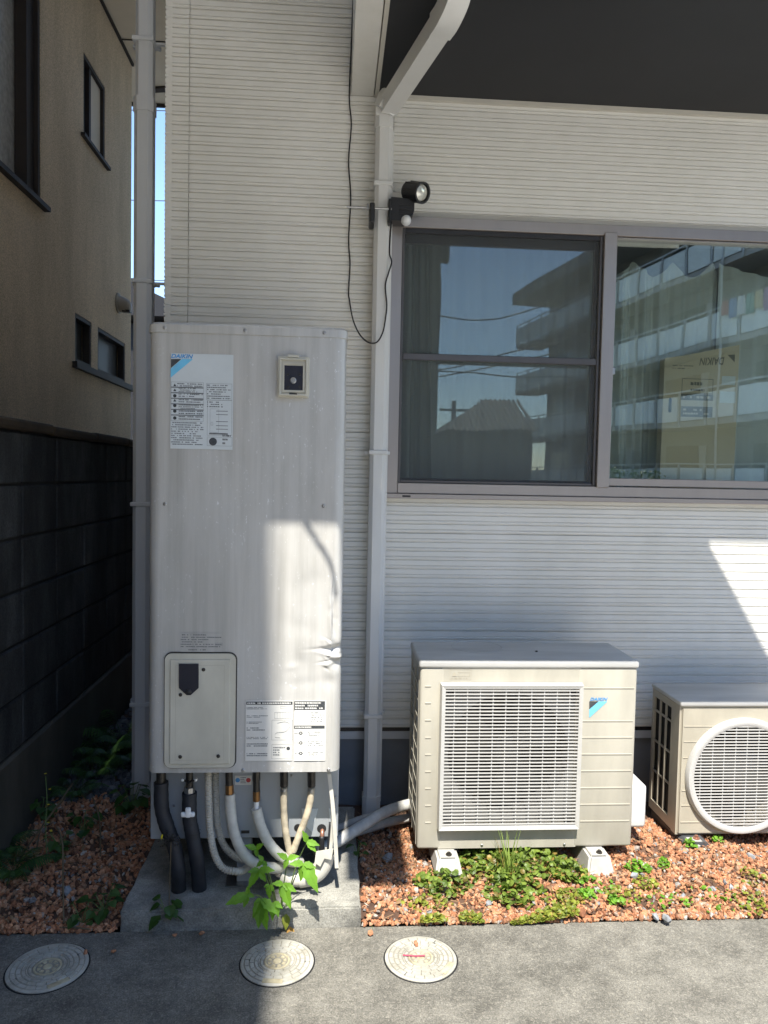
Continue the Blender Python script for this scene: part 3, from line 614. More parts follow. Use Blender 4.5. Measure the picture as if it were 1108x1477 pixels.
for _i in range(12): c = tp(_dr.uniform(474, 487), _dr.uniform(835, 925)); s = TY/F_PX; dents.append((c[0], c[2], _dr.uniform(2, 4)*s, _dr.uniform(4, 12)*s, _dr.choice([-1, 1])*_dr.uniform(.001, .003), _dr.uniform(-.3, .3)))
def dent(x, z):
    d = 0
    for cx, cz, rx, rz, dep, tl in dents:
        u, w = x-cx, z-cz; u2 = u*math.cos(tl)+w*math.sin(tl); w2 = -u*math.sin(tl)+w*math.cos(tl); e = (u2/rx)**2+(w2/rz)**2
        if e < 6: d += dep*math.exp(-e)
    return d
zs = [TZ0+(TZ1-TZ0)*((j/nz) if True else 0) for j in range(nz+1)]
# finer rows in the dented height
zl, zh = tp(480, 1000)[2], tp(480, 760)[2]
zs = sorted(set([TZ0, TZ0+.004] + list(np.linspace(TZ0+.02, zl, 8)) + list(np.linspace(zl, zh, 190)) + list(np.linspace(zh, TZ1, 20))))
npf = len(pf)
for zq in zs:
    for x, y in pf: V.append((x-(dent(x, zq)*.5 if x > TX1-.03 else 0), y+(dent(x, zq) if y < TY+.1 else 0)+.0006*math.sin(x*23)*math.sin(zq*7), zq))
mb.add(V, [(j*npf+i, j*npf+i+1, (j+1)*npf+i+1, (j+1)*npf+i) for j in range(len(zs)-1) for i in range(npf-1)])
mb.add([(x, y, TZ0) for x, y in pf], [tuple(range(npf))[::-1]]); mb.add([(TX0, TY+TD, TZ0), (TX1, TY+TD, TZ0), (TX1, TY+TD, TZ1), (TX0, TY+TD, TZ1)], [(0, 1, 2, 3)])
obj('casing', mb, 'tank', tank, smooth=True)
tz2 = tp(350, 468)[2]; pc = prof(TX0-.004, TX1+.003, TY-.004, TY+TD+.003, TR, 4); n = len(pc)
mb = MB(); pi = prof(TX0+.006, TX1-.006, TY+.006, TY+TD-.006, TR-.008, 4)
mb.add([(x, y, TZ1-.004) for x, y in pc]+[(x, y, tz2-.008) for x, y in pc]+[(x, y, tz2) for x, y in pi], [(i, (i+1) % n, n+(i+1) % n, n+i) for i in range(n)]+[(n+i, n+(i+1) % n, 2*n+(i+1) % n, 2*n+i) for i in range(n)]+[tuple(range(2*n, 3*n)), tuple(range(n))[::-1]])
obj('top_cap', mb, 'tank', tank, smooth=True)
for x, y, dy in ((238, 473, -.004), (354, 477, -.004), (468, 480.5, -.004), (238, 727, 0), (467, 730, 0), (351, 1111, 0), (474, 1110, 0)): q = tp(x, y); screw(tank, q[0], TY+dy-.0005, q[2], .006)
# sticker with logo
def prect(x0, y0, x1, y1, d=0): a, b = tp(x0, y1, d), tp(x1, y0, d); return a[0], b[0], a[2], b[2]
def sheet(name, px, d, m, par): x0, x1, z0, z1 = prect(*px); return obj(name, MB().box((x0, TY-d, z0), (x1, TY-d+.0005, z1)), m, par)
st = sheet('sticker', (246, 512, 337, 647), .0022, 'sticker', tank); yq = TY-.0029
x0, x1, z0, z1 = prect(247, 511.5, 279, 516.5); text('DAIKIN', (z1-z0), (x0, yq, z0), 'blue', st, shear=.28, w=x1-x0, bold=.03)
a, b, c = tp(247, 518), tp(262, 518), tp(247, 531); obj('logo_triangle', MB().add([(a[0], yq, a[2]), (b[0], yq, b[2]), (c[0], yq, c[2])], [(0, 1, 2)]), 'ink', st)
a, b, c, d = tp(263, 518), tp(279, 518), tp(246.6, 545), tp(246.6, 532); obj('logo_band', MB().add([(a[0], yq, a[2]), (b[0], yq, b[2]), (c[0], yq, c[2]), (d[0], yq, d[2])], [(0, 1, 2, 3)]), 'cyan', st)
pr_ = MB(); prs = MB()
for (xa, ya, xb, yb, rows) in ((256, 553, 293, 558, 2), (258, 560, 293, 566, 3), (258, 568, 293, 573, 2), (258, 576, 293, 581, 2), (258, 584, 293, 590, 3), (258, 592, 293, 598, 2), (258, 600, 293, 606, 2), (247, 609, 294, 642, 11), (299, 555, 334, 576, 7), (299, 579, 325, 588, 3), (321, 626, 333, 642, 3)):
    x0, x1, z0, z1 = prect(xa, ya, xb, yb); dashes(pr_, x0, x1, z0, z1, yq, rows, .8, .5)
for bx in ((247, 552, 294, 607), (298, 554, 335, 577), (299, 578, 335, 628), (299, 631, 335, 643)): x0, x1, z0, z1 = prect(*bx); rline(prs, x0, x1, z0, z1, yq)
for y in (559, 567, 575, 583, 591, 599): x0, x1, z0, z1 = prect(247, y, 294, y+.25); rect(prs, x0, x1, z0, z1, yq)
x0, x1, z0, z1 = prect(303, 590, 316, 624); rline(prs, x0, x1, z0, z1, yq, .0005); x0, x1, z0, z1 = prect(302, 625, 329, 626.5); rect(prs, x0, x1, z0, z1, yq)
x0, x1, z0, z1 = prect(304.5, 609, 307.5, 613.5); rline(prs, x0, x1, z0, z1, yq, .0005)
for y in (593, 598, 608, 614, 619): x0, x1, z0, z1 = prect(312, y, 329, y+.4); rect(prs, x0, x1, z0, z1, yq)
obj('small_print', pr_, 'ink_soft', st, kind='stuff'); obj('print_lines', prs, 'ink_soft', st, kind='stuff')
ic = MB()
for y in (556, 563, 571, 578, 585, 593, 603):
    c = tp(252.5, y); n = 3 if y in (556, 563, 578) else 12; ic.add([(c[0]+.0055*math.cos(math.pi/2+2*math.pi*i/n), yq, c[2]+.0055*math.sin(math.pi/2+2*math.pi*i/n)) for i in range(n)], [tuple(range(n))])
c = tp(307.5, 637); ic.add([(c[0]+.0125*math.cos(2*math.pi*i/20), yq, c[2]+.0125*math.sin(2*math.pi*i/20)) for i in range(20)], [tuple(range(20))]); obj('warning_icons', ic, 'ink', st, kind='stuff')
# inspection port
x0, x1, z0, z1 = prect(401, 516, 447, 573); 
pt = obj('inspection_port', MB().prism(rrect(x0, x1, z0, z1, .006), 'y', TY-.016, TY-.0008), 'panel_beige', tank)
def ring(px, t, ya, yb, m, nm, r=.004):
    x0, x1, z0, z1 = prect(*px); mb = MB()
    mb.box((x0, ya, z0), (x0+t, yb, z1)); mb.box((x1-t, ya, z0), (x1, yb, z1)); mb.box((x0+t, ya, z0), (x1-t, yb, z0+t)); mb.box((x0+t, ya, z1-t), (x1-t, yb, z1)); return obj(nm, mb, m, pt)
ring((403.5, 519, 444, 571), .0045, TY-.024, TY-.0162, 'panel_beige', 'port_rim'); ring((408, 525, 440, 566), .005, TY-.020, TY-.0162, 'panel_beige', 'port_bezel')
x0, x1, z0, z1 = prect(410.5, 529, 437.5, 563); obj('port_glass', MB().box((x0, TY-.0172, z0), (x1, TY-.0163, z1)), 'navy', pt)
c = tp(423.5, 550); obj('port_knob', MB().lathe([(.010, 0), (.010, .006), (.007, .008), (.001, .008)], 14, (c[0], TY-.0173, c[2]), 'y'), 'steel', pt)
for x, y in ((416, 541), (433, 541), (416, 559), (433, 559)): c = tp(x, y); obj('port_screw', MB().lathe([(.0045, 0), (.0045, .002), (.001, .002)], 10, (c[0], TY-.0173, c[2]), 'y'), 'fitting', pt)
x0, x1, z0, z1 = prect(416, 513, 432, 517); obj('port_hinge', MB().rbox((x0, TY-.022, z0), (x1, TY-.0165, z1), .001, 1), 'panel_beige', pt)
x0, x1, z0, z1 = prect(418, 568.3, 429, 570); obj('port_slot', MB().box((x0, TY-.0246, z0), (x1, TY-.0241, z1)), 'black', pt)
# rating plate
st2 = sheet('rating_plate', (259, 913, 322, 940), .0022, 'tank', tank); pr_ = MB(); x0, x1, z0, z1 = prect(261, 914, 320, 934); dashes(pr_, x0, x1, z0, z1, yq, 6, .75, .45); x0, x1, z0, z1 = prect(272, 936, 298, 938); dashes(pr_, x0, x1, z0, z1, yq, 1, .9, .8)
x0, x1, z0, z1 = prect(311, 927, 321, 931); rline(pr_, x0, x1, z0, z1, yq, .0005); obj('small_print', pr_, 'ink_soft', st2, kind='stuff')
# access panel
x0, x1, z0, z1 = prect(238, 942, 341, 1106); ap = obj('access_panel', MB().prism(rrect(x0, x1, z0, z1, .022, 8), 'y', TY-.011, TY-.0008), 'panel_beige', tank)
obj('panel_gasket', MB().prism(rrect(x0-.0035, x1+.0035, z0-.0035, z1+.0035, .025, 8), 'y', TY-.0045, TY-.0012), 'fitting', ap)
x0, x1, z0, z1 = prect(246, 950, 333.5, 1100); obj('panel_plate', MB().rbox((x0, TY-.0155, z0), (x1, TY-.0112, z1), .003, 2), 'panel_beige', ap)
x0, x1, z0, z1 = prect(254, 958, 325, 1094); mbq = MB(); rline(mbq, x0, x1, z0, z1, TY-.0162, .0008); obj('panel_crease', mbq, 'beige2', ap)
fl = [(260, 955.5), (288, 955.5), (288, 990), (277, 1000), (271, 1000), (260, 990)]; obj('rubber_flap', MB().prism([(tp(x, y)[0], tp(x, y)[2]) for x, y in fl], 'y', TY-.0205, TY-.0158), 'navy', ap)
c = tp(274, 995); obj('flap_button', MB().lathe([(.0085, 0), (.0085, .003), (.005, .005), (.001, .005)], 14, (c[0], TY-.0206, c[2]), 'y'), 'black', ap, smooth=True)
for x, y in ((295, 964), (262, 1000), (261.5, 1089), (316, 1088)): c = tp(x, y); screw(ap, c[0], TY-.0156, c[2], .006, 'fitting')
# instruction stickers
for pxs, heads in (((354, 1010, 422.5, 1097), ((355.5, 1011.5, 422, 1016),)), ((424, 1010, 470.5, 1097), ((424.5, 1011, 469, 1023.5), (424.5, 1046, 468.5, 1050.5)))):
    s3 = sheet('instruction_sticker', pxs, .0026, 'sticker_w', tank); yq = TY-.0033; hb = MB(); hw = MB(); pr_ = MB(); ln = MB()
    for h in heads:
        x0, x1, z0, z1 = prect(*h); rect(hb, x0, x1, z0, z1, yq); dashes(hw, x0+.003, x1-.003, z0+.001, z1-.001, yq-.0006, 3 if h[3]-h[1] > 8 else 1, .9, .6)
    if pxs[0] < 400:
        for i, y in enumerate((1019, 1031, 1040, 1048, 1062, 1071, 1085)): x0, x1, z0, z1 = prect(356, y, 387, y+(6 if i in (3, 5, 6) else 4)); dashes(pr_, x0, x1, z0, z1, yq, 2, .85, .5)
        x0, x1, z0, z1 = prect(405, 1018, 420, 1022); rline(ln, x0, x1, z0, z1, yq)
        x0, x1, z0, z1 = prect(396, 1027, 420, 1036); rline(ln, x0, x1, z0, z1, yq); 
        for i in range(1, 6): rect(ln, x0+(x1-x0)*i/6, x0+(x1-x0)*i/6+.0004, z0, z1, yq)
        for bx in ((392, 1038, 422, 1067), (392, 1073, 421, 1094)): x0, x1, z0, z1 = prect(*bx); rline(ln, x0, x1, z0, z1, yq)
        x0, x1, z0, z1 = prect(394, 1076, 412, 1090); dashes(pr_, x0, x1, z0, z1, yq, 4, .8, .5)
        cu = spline([tp(400, 1043), tp(412, 1041), tp(419, 1046), tp(412, 1055), tp(399, 1057), tp(397, 1063), tp(404, 1064)], 5)
        for a, b in zip(cu[:-1], cu[1:]): ln.add([(a[0], yq, a[2]), (b[0], yq, b[2]), (b[0], yq, b[2]+.0012), (a[0], yq, a[2]+.0012)], [(0, 1, 2, 3)])
        c = tp(416, 1079); hb.add([(c[0]+.006*math.cos(i*.5236), yq, c[2]+.006*math.sin(i*.5236)) for i in range(12)], [tuple(range(12))])
    else:
        x0, x1, z0, z1 = prect(449, 1026, 468, 1042); dashes(pr_, x0, x1, z0, z1, yq, 5, .6, .4); 
        for i in range(5): x0, x1, z0, z1 = prect(426+3*i, 1030, 426.4+3*i, 1042-i % 2*3); rect(ln, x0, x1, z0, z1, yq)
        for y in (1057, 1071, 1086):
            c = tp(434, y); hb.add([(c[0]+.0055*math.cos(i*.5236), yq, c[2]+.0055*math.sin(i*.5236)) for i in range(12)], [tuple(range(12))]); hw.add([(c[0]+.0025*math.cos(i*.5236), yq-.0006, c[2]+.0025*math.sin(i*.5236)) for i in range(12)], [tuple(range(12))])
            x0, x1, z0, z1 = prect(444, y-3, 468, y+5); dashes(pr_, x0, x1, z0, z1, yq, 3, .6, .4); x0, x1, z0, z1 = prect(425, y-1, 442, y+1); dashes(pr_, x0, x1, z0, z1, yq, 1, .5, .5)
    obj('header_bars', hb, 'ink', s3, kind='stuff'); obj('header_print', hw, 'sticker_w', s3, kind='stuff'); obj('small_print', pr_, 'ink_soft', s3, kind='stuff'); obj('print_lines', ln, 'ink_soft', s3, kind='stuff')
# recessed lower panel, leg, base
LPY = TY+.125
lx0, lx1, lz0 = P(217, 1170, LPY)[0], P(488, 1170, LPY)[0], P(350, 1209, LPY)[2]
low = obj('lower_panel', MB().rbox((lx0, LPY, lz0), (lx1, LPY+.02, TZ0-.001), .003, 1), 'lower', tank)
obj('lower_skirt', MB().box((lx0, LPY+.021, lz0+.01), (lx0+.012, LPY+.5, TZ0-.001)), 'lower', tank); obj('lower_skirt', MB().box((lx1-.012, LPY+.021, lz0+.01), (lx1, LPY+.5, TZ0-.001)), 'lower', tank)
obj('base_tray', MB().box((lx0+.013, LPY+.021, lz0+.05), (lx1-.013, LPY+.5, lz0+.08)), 'dark_plastic', tank)
for x, y in ((352, 2.60), (240, 3.02), (470, 3.02)):
    c = P(x, 1240, y)[0]; obj('leg', MB().box((c-.024, y, SLZ+.006), (c+.024, y+.045, lz0+.05)), 'steel' if y > 3 else 'lower', tank); obj('foot_plate', MB().box((c-.06, y-.03, SLZ+.0005), (c+.03, y+.07, SLZ+.0055)), 'steel', tank)
a, b = P(339, 1132, LPY), P(363, 1118.5, LPY); lb = obj('valve_label', MB().box((a[0], LPY-.0015, a[2]), (b[0], LPY-.0005, b[2])), 'sticker_w', low)
for x, m in ((343, 'blue'), (358.5, 'red')): c = P(x, 1125, LPY); obj('label_dot', MB().lathe([(.008, 0), (.001, .0004)], 14, (c[0], LPY-.0018, c[2]), 'y'), m, low)
pr_ = MB(); a, b = P(347, 1130, LPY), P(355, 1120, LPY); dashes(pr_, a[0], b[0], a[2], b[2], LPY-.002, 4, .9, .5); obj('label_print', pr_, 'ink_soft', low)
for pts in (((435, 1166), (459, 1166), (450, 1200), (438, 1188)), ((474, 1166), (484, 1166), (478, 1205))): obj('panel_patch', MB().prism([(P(x, y, LPY)[0], P(x, y, LPY)[2]) for x, y in pts], 'y', LPY-.002, LPY-.0006), 'sticker', low)
for x, y, r in ((464, 1195, .016), (430, 1194, .014)): c = P(x, y, LPY); obj('cable_hole', MB().lathe([(r, 0), (r*.3, .001), (.001, .001)], 16, (c[0], LPY-.0008, c[2]), 'y'), 'black', low)
a, b = P(348, 1202, LPY), P(360, 1197.5, LPY); obj('panel_slot', MB().box((a[0], LPY-.0014, a[2]), (b[0], LPY-.0006, b[2])), 'fitting', low)
for x, y in ((421, 1119), (251, 1162), (224, 1140), (484, 1150)): c = P(x, y, LPY); screw(low, c[0], LPY-.0006, c[2], .0045)

# slab under the tank
s0, s1 = PZ(174, 1312, SLZ), PZ(520, 1303, SLZ); SY = (s0[1]+s1[1])/2
mbs = MB(); bmx = bmesh.new(); bmesh.ops.create_cube(bmx, size=1)
for v in bmx.verts: v.co = Vector((s0[0]+(v.co.x+.5)*(s1[0]-s0[0]), PE+.001+(v.co.y+.5)*(3.2-PE), -.04+(v.co.z+.5)*(SLZ+.04)))
bmesh.ops.bevel(bmx, geom=bmx.edges[:], offset=.006, segments=2, affect='EDGES'); bmesh.ops.subdivide_edges(bmx, edges=bmx.edges[:], cuts=8, use_grid_fill=True)
for v in bmx.verts: v.co += Vector((math.sin(v.co.y*31+v.co.z*40)*.0025, math.sin(v.co.x*27)*.0025+math.sin(v.co.x*61)*.0015, 0))
mbs.bm(bmx); obj('concrete_slab', mbs, 'slab', label='rough concrete base slab under the hot water tank', cat='slab', smooth=True)

# ================================================================== PIPES UNDER THE TANK
PY = 2.52
def pp(l, y=PY): return [P(x, q[0] if False else yy, (z if z else y)) for (x, yy, *zz) in l for z in [zz[0] if zz else None] for q in [None]] if False else [P(t[0], t[1], t[2] if len(t) > 2 else y) for t in l]
def hose(name, label, pts, r, m, cat='pipe', ribs=False, n=12, parts=(), grp=None):
    pts = spline(pp(pts), 10)
    if ribs:
        L = [0]
        for a, b in zip(pts[:-1], pts[1:]): L.append(L[-1]+np.linalg.norm(b-a))
        N = int(L[-1]/.0021); q = np.interp(np.linspace(0, L[-1], N), L, range(len(pts))); PT = [pts[int(t)]+(pts[min(int(t)+1, len(pts)-1)]-pts[int(t)])*(t-int(t)) for t in q]; rr = [r*(1 if i % 4 < 2 else .78) for i in range(N)]; pts = PT
    else: rr = [r*(1+.025*math.sin(i*1.7)+.02*math.sin(i*.6+r*900)) for i in range(len(pts))]
    if not parts: return obj(name, MB().tube(pts, rr, n), m, label=label, cat=cat, smooth='all' if not ribs else True, group=grp)
    z = min(p[2] for p in pts); t = thing(name, (pts[-1][0], pts[-1][1], z), label, cat, grp); obj('sleeve', MB().tube(pts, rr, n), m, t, smooth=True)
    for nm, a, b, rad, mm in parts: A, B = pp([a, b]); obj(nm, MB().tube([A, B], rad, 8 if nm == 'nut' else 12), mm, t, smooth=True)
    return t
hose('insulated_pipe', 'black foam-wrapped pipe bending down beside the downpipe shoe', [(232.5, 1128), (233.5, 1165), (241, 1192), (252, 1222), (257, 1255), (258, 1287, 2.57)], .0245, 'foam_black', parts=[('fitting', (232.5, 1113), (232.5, 1130), .016, 'fitting')])
t = hose('insulated_pipe', 'black foam-wrapped pipe with a white plastic clip', [(273.5, 1143), (273.5, 1178), (278, 1205), (284, 1240), (288, 1285, 2.57)], .0245, 'foam_black', parts=[('fitting', (273.5, 1113), (273.5, 1136), .012, 'fitting'), ('nut', (273.5, 1135), (273.5, 1143), .018, 'steel')])
c = P(271.5, 1172, PY-.028); k_ = MB().rbox((c[0]-.009, c[1]-.008, c[2]-.016), (c[0]+.009, c[1]+.006, c[2]+.018), .005, 2); k_.rbox((c[0]-.024, c[1]-.006, c[2]-.015), (c[0]+.022, c[1]+.006, c[2]+.002), .005, 2); obj('clip', k_, 'white', t)
obj('tie_wire', MB().lathe([(.0262, -.001), (.0262, .001)], 20, tuple(P(279, 1200, PY)), 'z', cap=False), 'wire', t)
b_ = P(264, 1124, PY); c_ = P(283, 1124, PY)
obj('valve_lever', MB().tube([b_, P(273, 1130, PY-.02), c_], .0035, 6), 'fitting', t)
for q in (b_, c_): obj('lever_tip', MB().lathe([(.005, 0), (.005, .008), (.001, .010)], 10, tuple(q), 'y'), 'white', t)
hose('drain_hose', 'ribbed cream drain hose curving below the tank, beside the black pipe', [(300.5, 1112), (301.5, 1160), (303, 1195), (309, 1230), (322, 1252), (345, 1257), (356, 1252, 2.6)], .0128, 'hose', 'hose', ribs=True)
hose('drain_hose', 'ribbed cream drain hose nearest the white insulated pipe', [(310.5, 1112, 2.57), (312, 1160, 2.57), (315, 1195, 2.575), (325, 1222, 2.58), (345, 1239, 2.6), (360, 1243, 2.63)], .0125, 'hose', 'hose', ribs=True)
hose('insulated_pipe', 'white foam-wrapped pipe below the red and blue dot label', [(331.5, 1145), (333.5, 1175), (339, 1205), (352, 1232), (372, 1248), (396, 1252), (410, 1250, 2.58)], .0180, 'foam_white', parts=[('fitting', (330.5, 1113), (331, 1136), .0125, 'fitting'), ('nut', (331, 1132), (331.3, 1147), .014, 'brass')])
hose('insulated_pipe', 'white foam-wrapped pipe hanging from a brass joint', [(369.8, 1166), (375, 1188), (386, 1213), (402, 1232), (420, 1242), (432, 1243, 2.58)], .0180, 'foam_white', parts=[('nut', (370, 1112), (370, 1126), .013, 'fitting'), ('fitting', (370, 1126), (370, 1143), .0115, 'fitting'), ('brass_joint', (370, 1141), (370, 1155), .0125, 'brass'), ('tube', (370, 1155), (369.8, 1172), .0085, 'white')])
hose('water_hose', 'stained cream hose dropping straight from a dark nut', [(409.8, 1136), (409.5, 1160), (411, 1190), (415, 1215), (419, 1232)], .0115, 'grimy', 'hose', parts=[('nut', (409.8, 1112), (409.8, 1134), .0135, 'fitting'), ('hose_clamp', (409.8, 1137), (409.8, 1141), .0128, 'steel')])
hose('water_hose', 'cream hose slanting from the dark nut by the metal straps', [(449.5, 1136), (447, 1158), (441, 1180), (431, 1206), (423, 1228)], .0115, 'grimy', 'hose', parts=[('nut', (449.5, 1112), (449.5, 1134), .0135, 'fitting'), ('hose_clamp', (449.5, 1137), (449, 1141), .0128, 'steel')])
def strap(pts, w, label):
    pts = [np.array(p) for p in spline(pp(pts, 2.50), 6)]; mb = MB(); n = len(pts)
    for p in pts: mb.v += [tuple(p+[-w, -.002, 0]), tuple(p+[w, -.002, 0]), tuple(p+[w, .002, 0]), tuple(p+[-w, .002, 0])]
    mb.f = [(i*4+j, i*4+(j+1) % 4, i*4+4+(j+1) % 4, i*4+4+j) for i in range(n-1) for j in range(4)]+[(0, 1, 2, 3), (4*n-4, 4*n-3, 4*n-2, 4*n-1)]; return obj('metal_strap', mb, 'pvc', label=label, cat='strap')
strap([(474, 1112, 2.53), (478, 1150, 2.53), (480, 1185, 2.53), (477, 1225, 2.53)], .0055, 'pale curved strap hanging under the tank corner')
strap([(475, 1116), (480, 1160), (484, 1215), (486, 1252)], .0065, 'long straight pale strap hanging below the tank corner screw')
# pvc elbow with cables
el = thing('pvc_elbow', P(440, 1262, 2.55), 'pale plastic conduit elbow with black cables at the slab', 'conduit')
obj('elbow', MB().tube(spline(pp([(405, 1262, 2.56), (430, 1266, 2.56), (452, 1262, 2.56), (466, 1248, 2.56), (471, 1228, 2.56)]), 8), .030, 16, cap=False), 'pvc', el, smooth='all')
obj('elbow_socket', MB().tube(pp([(432, 1266, 2.56), (447, 1264, 2.56)]), .033, 16, cap=False), 'pvc', el, smooth='all')
obj('torn_tape', MB().prism([(P(x, y, 2.52)[0], P(x, y, 2.52)[2]) for x, y in ((456, 1228), (481, 1224), (478, 1240), (468, 1238), (462, 1250), (454, 1244))], 'y', 2.519, 2.521), 'pvc', el)
obj('copper_tube', MB().tube(spline(pp([(464.5, 1192, 2.6), (465, 1200, 2.57), (464.5, 1212, 2.56)]), 5), .008, 10), 'copper', el, smooth='all')
obj('cable', MB().tube(spline(pp([(464.5, 1206, 2.56), (464, 1225, 2.56), (464, 1245, 2.56)]), 5), .0095, 10), 'wire', el, smooth='all')
obj('cable', MB().tube(spline(pp([(478, 1186, 2.57), (476, 1212, 2.56), (473, 1245, 2.56)]), 5), .0085, 10), 'foam_black', el, smooth='all')
# taped pipes to the heat pump
def run(label, pts, r):
    q = spline([P(*p) for p in pts], 40); rr = [r*(1+.05*((i % 9)/9.0)+.012*math.sin(i*.37)) for i in range(len(q))]
    obj('taped_pipe', MB().tube(q, rr, 12), 'tape', label=label, cat='pipe', smooth=True)
run('thick white taped pipe crossing to the large outdoor unit', [(455, 1228, 2.72), (489, 1212, 2.78), (521, 1192, 2.86), (554, 1172, 2.96), (592, 1160, 3.05), (625, 1158, 3.08)], .0215)
run('thinner white taped pipe lying under the thick one', [(470, 1212, 2.84), (500, 1204, 2.92), (528, 1196, 2.98), (560, 1186, 3.04), (600, 1178, 3.08), (625, 1177, 3.1)], .017)
run('grey-white pipe passing behind the downpipe shoe', [(470, 1204, 2.95), (490, 1194, 3.0), (525, 1180, 3.1), (560, 1172, 3.2)], .014)

# ================================================================== OUTDOOR UNITS
def fan(parent, c, r, y):
    obj('fan_hub', MB().lathe([(r*.26, -.02), (r*.26, .03), (r*.2, .04), (.001, .042)], 20, (c[0], y, c[2]), 'y'), 'fan', parent, smooth=True)
    for b in range(3):
        mb = MB(); a0 = b*2*math.pi/3+.4
        mb.grid(lambda u, v: (c[0]+(r*.24+v*r*.70)*math.cos(a0+(u-.2)*(1.35-.2*v)), y+.05*(u-.5)-.01, c[2]+(r*.24+v*r*.70)*math.sin(a0+(u-.2)*(1.35-.2*v))), 10, 8)
        obj('fan_blade', mb, 'fan', parent, smooth='all')
def slat(parent, x0, x1, z, y, h, d=.006): return obj('slat', MB().box((x0, y, z-h/2), (x1, y+d, z+h/2)), 'grille', parent)
# --- large unit
A = 2.76
ap_ = lambda x, y, d=0: P(x, y, A+d)
ax0, ax1 = ap_(604, 1090)[0], ap_(915.5, 1090)[0]; az0, az1 = ap_(755, 1223)[2], ap_(755, 963)[2]; AD = .315
ac = thing('outdoor_unit', ((ax0+ax1)/2, A+AD/2, az0), 'large cream heat pump outdoor unit with square white grille', 'outdoor unit')
gx0, gx1, gz0, gz1 = ap_(634, 1090)[0], ap_(835, 1090)[0], ap_(735, 1192)[2], ap_(735, 986)[2]
# front plate with a square opening
fp = MB(); th = .004
fp.rbox((ax0, A, az0), (gx0+.016, A+.03, az1), .010, 3); fp.rbox((gx1-.016, A, az0), (ax1, A+.03, az1), .010, 3)
fp.box((gx0+.002, A+.0006, az0+.0012), (gx1-.002, A+.02, gz0+.014)); fp.box((gx0+.002, A+.0006, gz1-.014), (gx1-.002, A+.02, az1-.001))
obj('front_panel', fp, 'beige', ac, smooth=True)
bd = MB(); bd.box((ax0+.004, A+.0305, az0+.004), (ax0+.012, A+AD, az1-.004)); bd.rbox((ax1-.014, A+.026, az0+.002), (ax1-.001, A+AD, az1-.002), .004, 1); bd.box((ax0+.013, A+.03, az0+.003), (ax1-.015, A+AD, az0+.015)); bd.box((ax0+.013, A+AD-.012, az0+.016), (ax1-.015, A+AD, az1-.006))
obj('casing', bd, 'beige', ac)
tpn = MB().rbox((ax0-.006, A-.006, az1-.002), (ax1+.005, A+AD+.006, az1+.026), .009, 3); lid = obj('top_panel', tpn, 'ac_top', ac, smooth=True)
c = PZ(688, 933, az1+.026); mb = MB(); mb.lathe([(.098, 0), (.100, .0012), (.103, .0012), (.105, 0)], 48, (c[0], c[1], az1+.0262), 'z', cap=False); obj('embossed_ring', mb, 'ac_top', lid)
c = PZ(774, 940, az1+.026); obj('bird_dropping', rocks(1, lambda: (c[0], c[1], az1+.024), .008, .009), 'fitting', lid)
# side grid with fins
sx = ax0+.0035; sy0, sy1, sz0_, sz1_ = A+.045, A+AD-.012, az0+.05, az1-.02
obj('condenser', MB().box((ax0+.0125, A+.032, az0+.02), (ax0+.03, A+AD-.014, az1-.008)), 'fins', ac)
sf = MB(); 
for y0_, y1_ in ((A+.031, sy0+.0), ((sy0+sy1)/2-.006, (sy0+sy1)/2+.006), (sy1-.008, A+AD-.001)): sf.box((ax0-.0015, y0_, az0+.005), (ax0+.0035, y1_, az1-.005))
obj('side_frame', sf, 'beige', ac)
for i in range(11):
    zz = sz0_+(sz1_-sz0_)*i/10; h = .004 if 0 < i < 10 else .014
    obj('side_bar', MB().box((ax0-.0012, sy0+.0006, zz-h), (ax0+.003, sy1-.009, zz+h)), 'beige', ac)
# the casing side is open where the fins show
# shroud + fan behind the grille
gc = ((gx0+gx1)/2, 0, (gz0+gz1)/2); fr = .232
shm = MB(); n = 48; sq = []
for i in range(n):
    a = 2*math.pi*i/n; k2 = .262/max(abs(math.cos(a)), abs(math.sin(a))); sq.append((gc[0]+k2*math.cos(a), A+.016, gc[2]+k2*math.sin(a)))
shm.add(sq+[(gc[0]+fr*math.cos(2*math.pi*i/n), A+.018, gc[2]+fr*math.sin(2*math.pi*i/n)) for i in range(n)]+[(gc[0]+fr*math.cos(2*math.pi*i/n), A+.11, gc[2]+fr*math.sin(2*math.pi*i/n)) for i in range(n)],
        [(i, (i+1) % n, n+(i+1) % n, n+i) for i in range(n)]+[(n+i, n+(i+1) % n, 2*n+(i+1) % n, 2*n+i) for i in range(n)])
obj('fan_shroud', shm, 'shroud', ac, smooth=True)
obj('fan_back', MB().lathe([(fr+.02, 0), (fr+.02, .002), (.001, .002)], 32, (gc[0], A+.20, gc[2]), 'y'), 'fins', ac); fan(ac, gc, fr*.97, A+.085)
GY = A-.030
gr = MB(); T = .014
def trap(x0, x1, z0, z1, t):  # bevelled picture frame
    o = [(x0, z0), (x1, z0), (x1, z1), (x0, z1)]; i_ = [(x0+t, z0+t), (x1-t, z0+t), (x1-t, z1-t), (x0+t, z1-t)]; o2 = [(x0-.004, z0-.004), (x1+.004, z0-.004), (x1+.004, z1+.004), (x0-.004, z1+.004)]
    v = [(a, GY, b) for a, b in o]+[(a, GY+.004, b) for a, b in i_]+[(a, A-.0006, b) for a, b in o2]+[(a, A-.0006, b) for a, b in i_]
    f = []
    for j in range(4): q = (j+1) % 4; f += [(j, q, 4+q, 4+j), (j, 8+j, 8+q, q), (4+j, 4+q, 12+q, 12+j), (8+j, 12+j, 12+q, 8+q)]
    return MB().add(v, f)
grille = obj('grille', trap(gx0, gx1, gz0, gz1, T), 'grille', ac)
N = 40
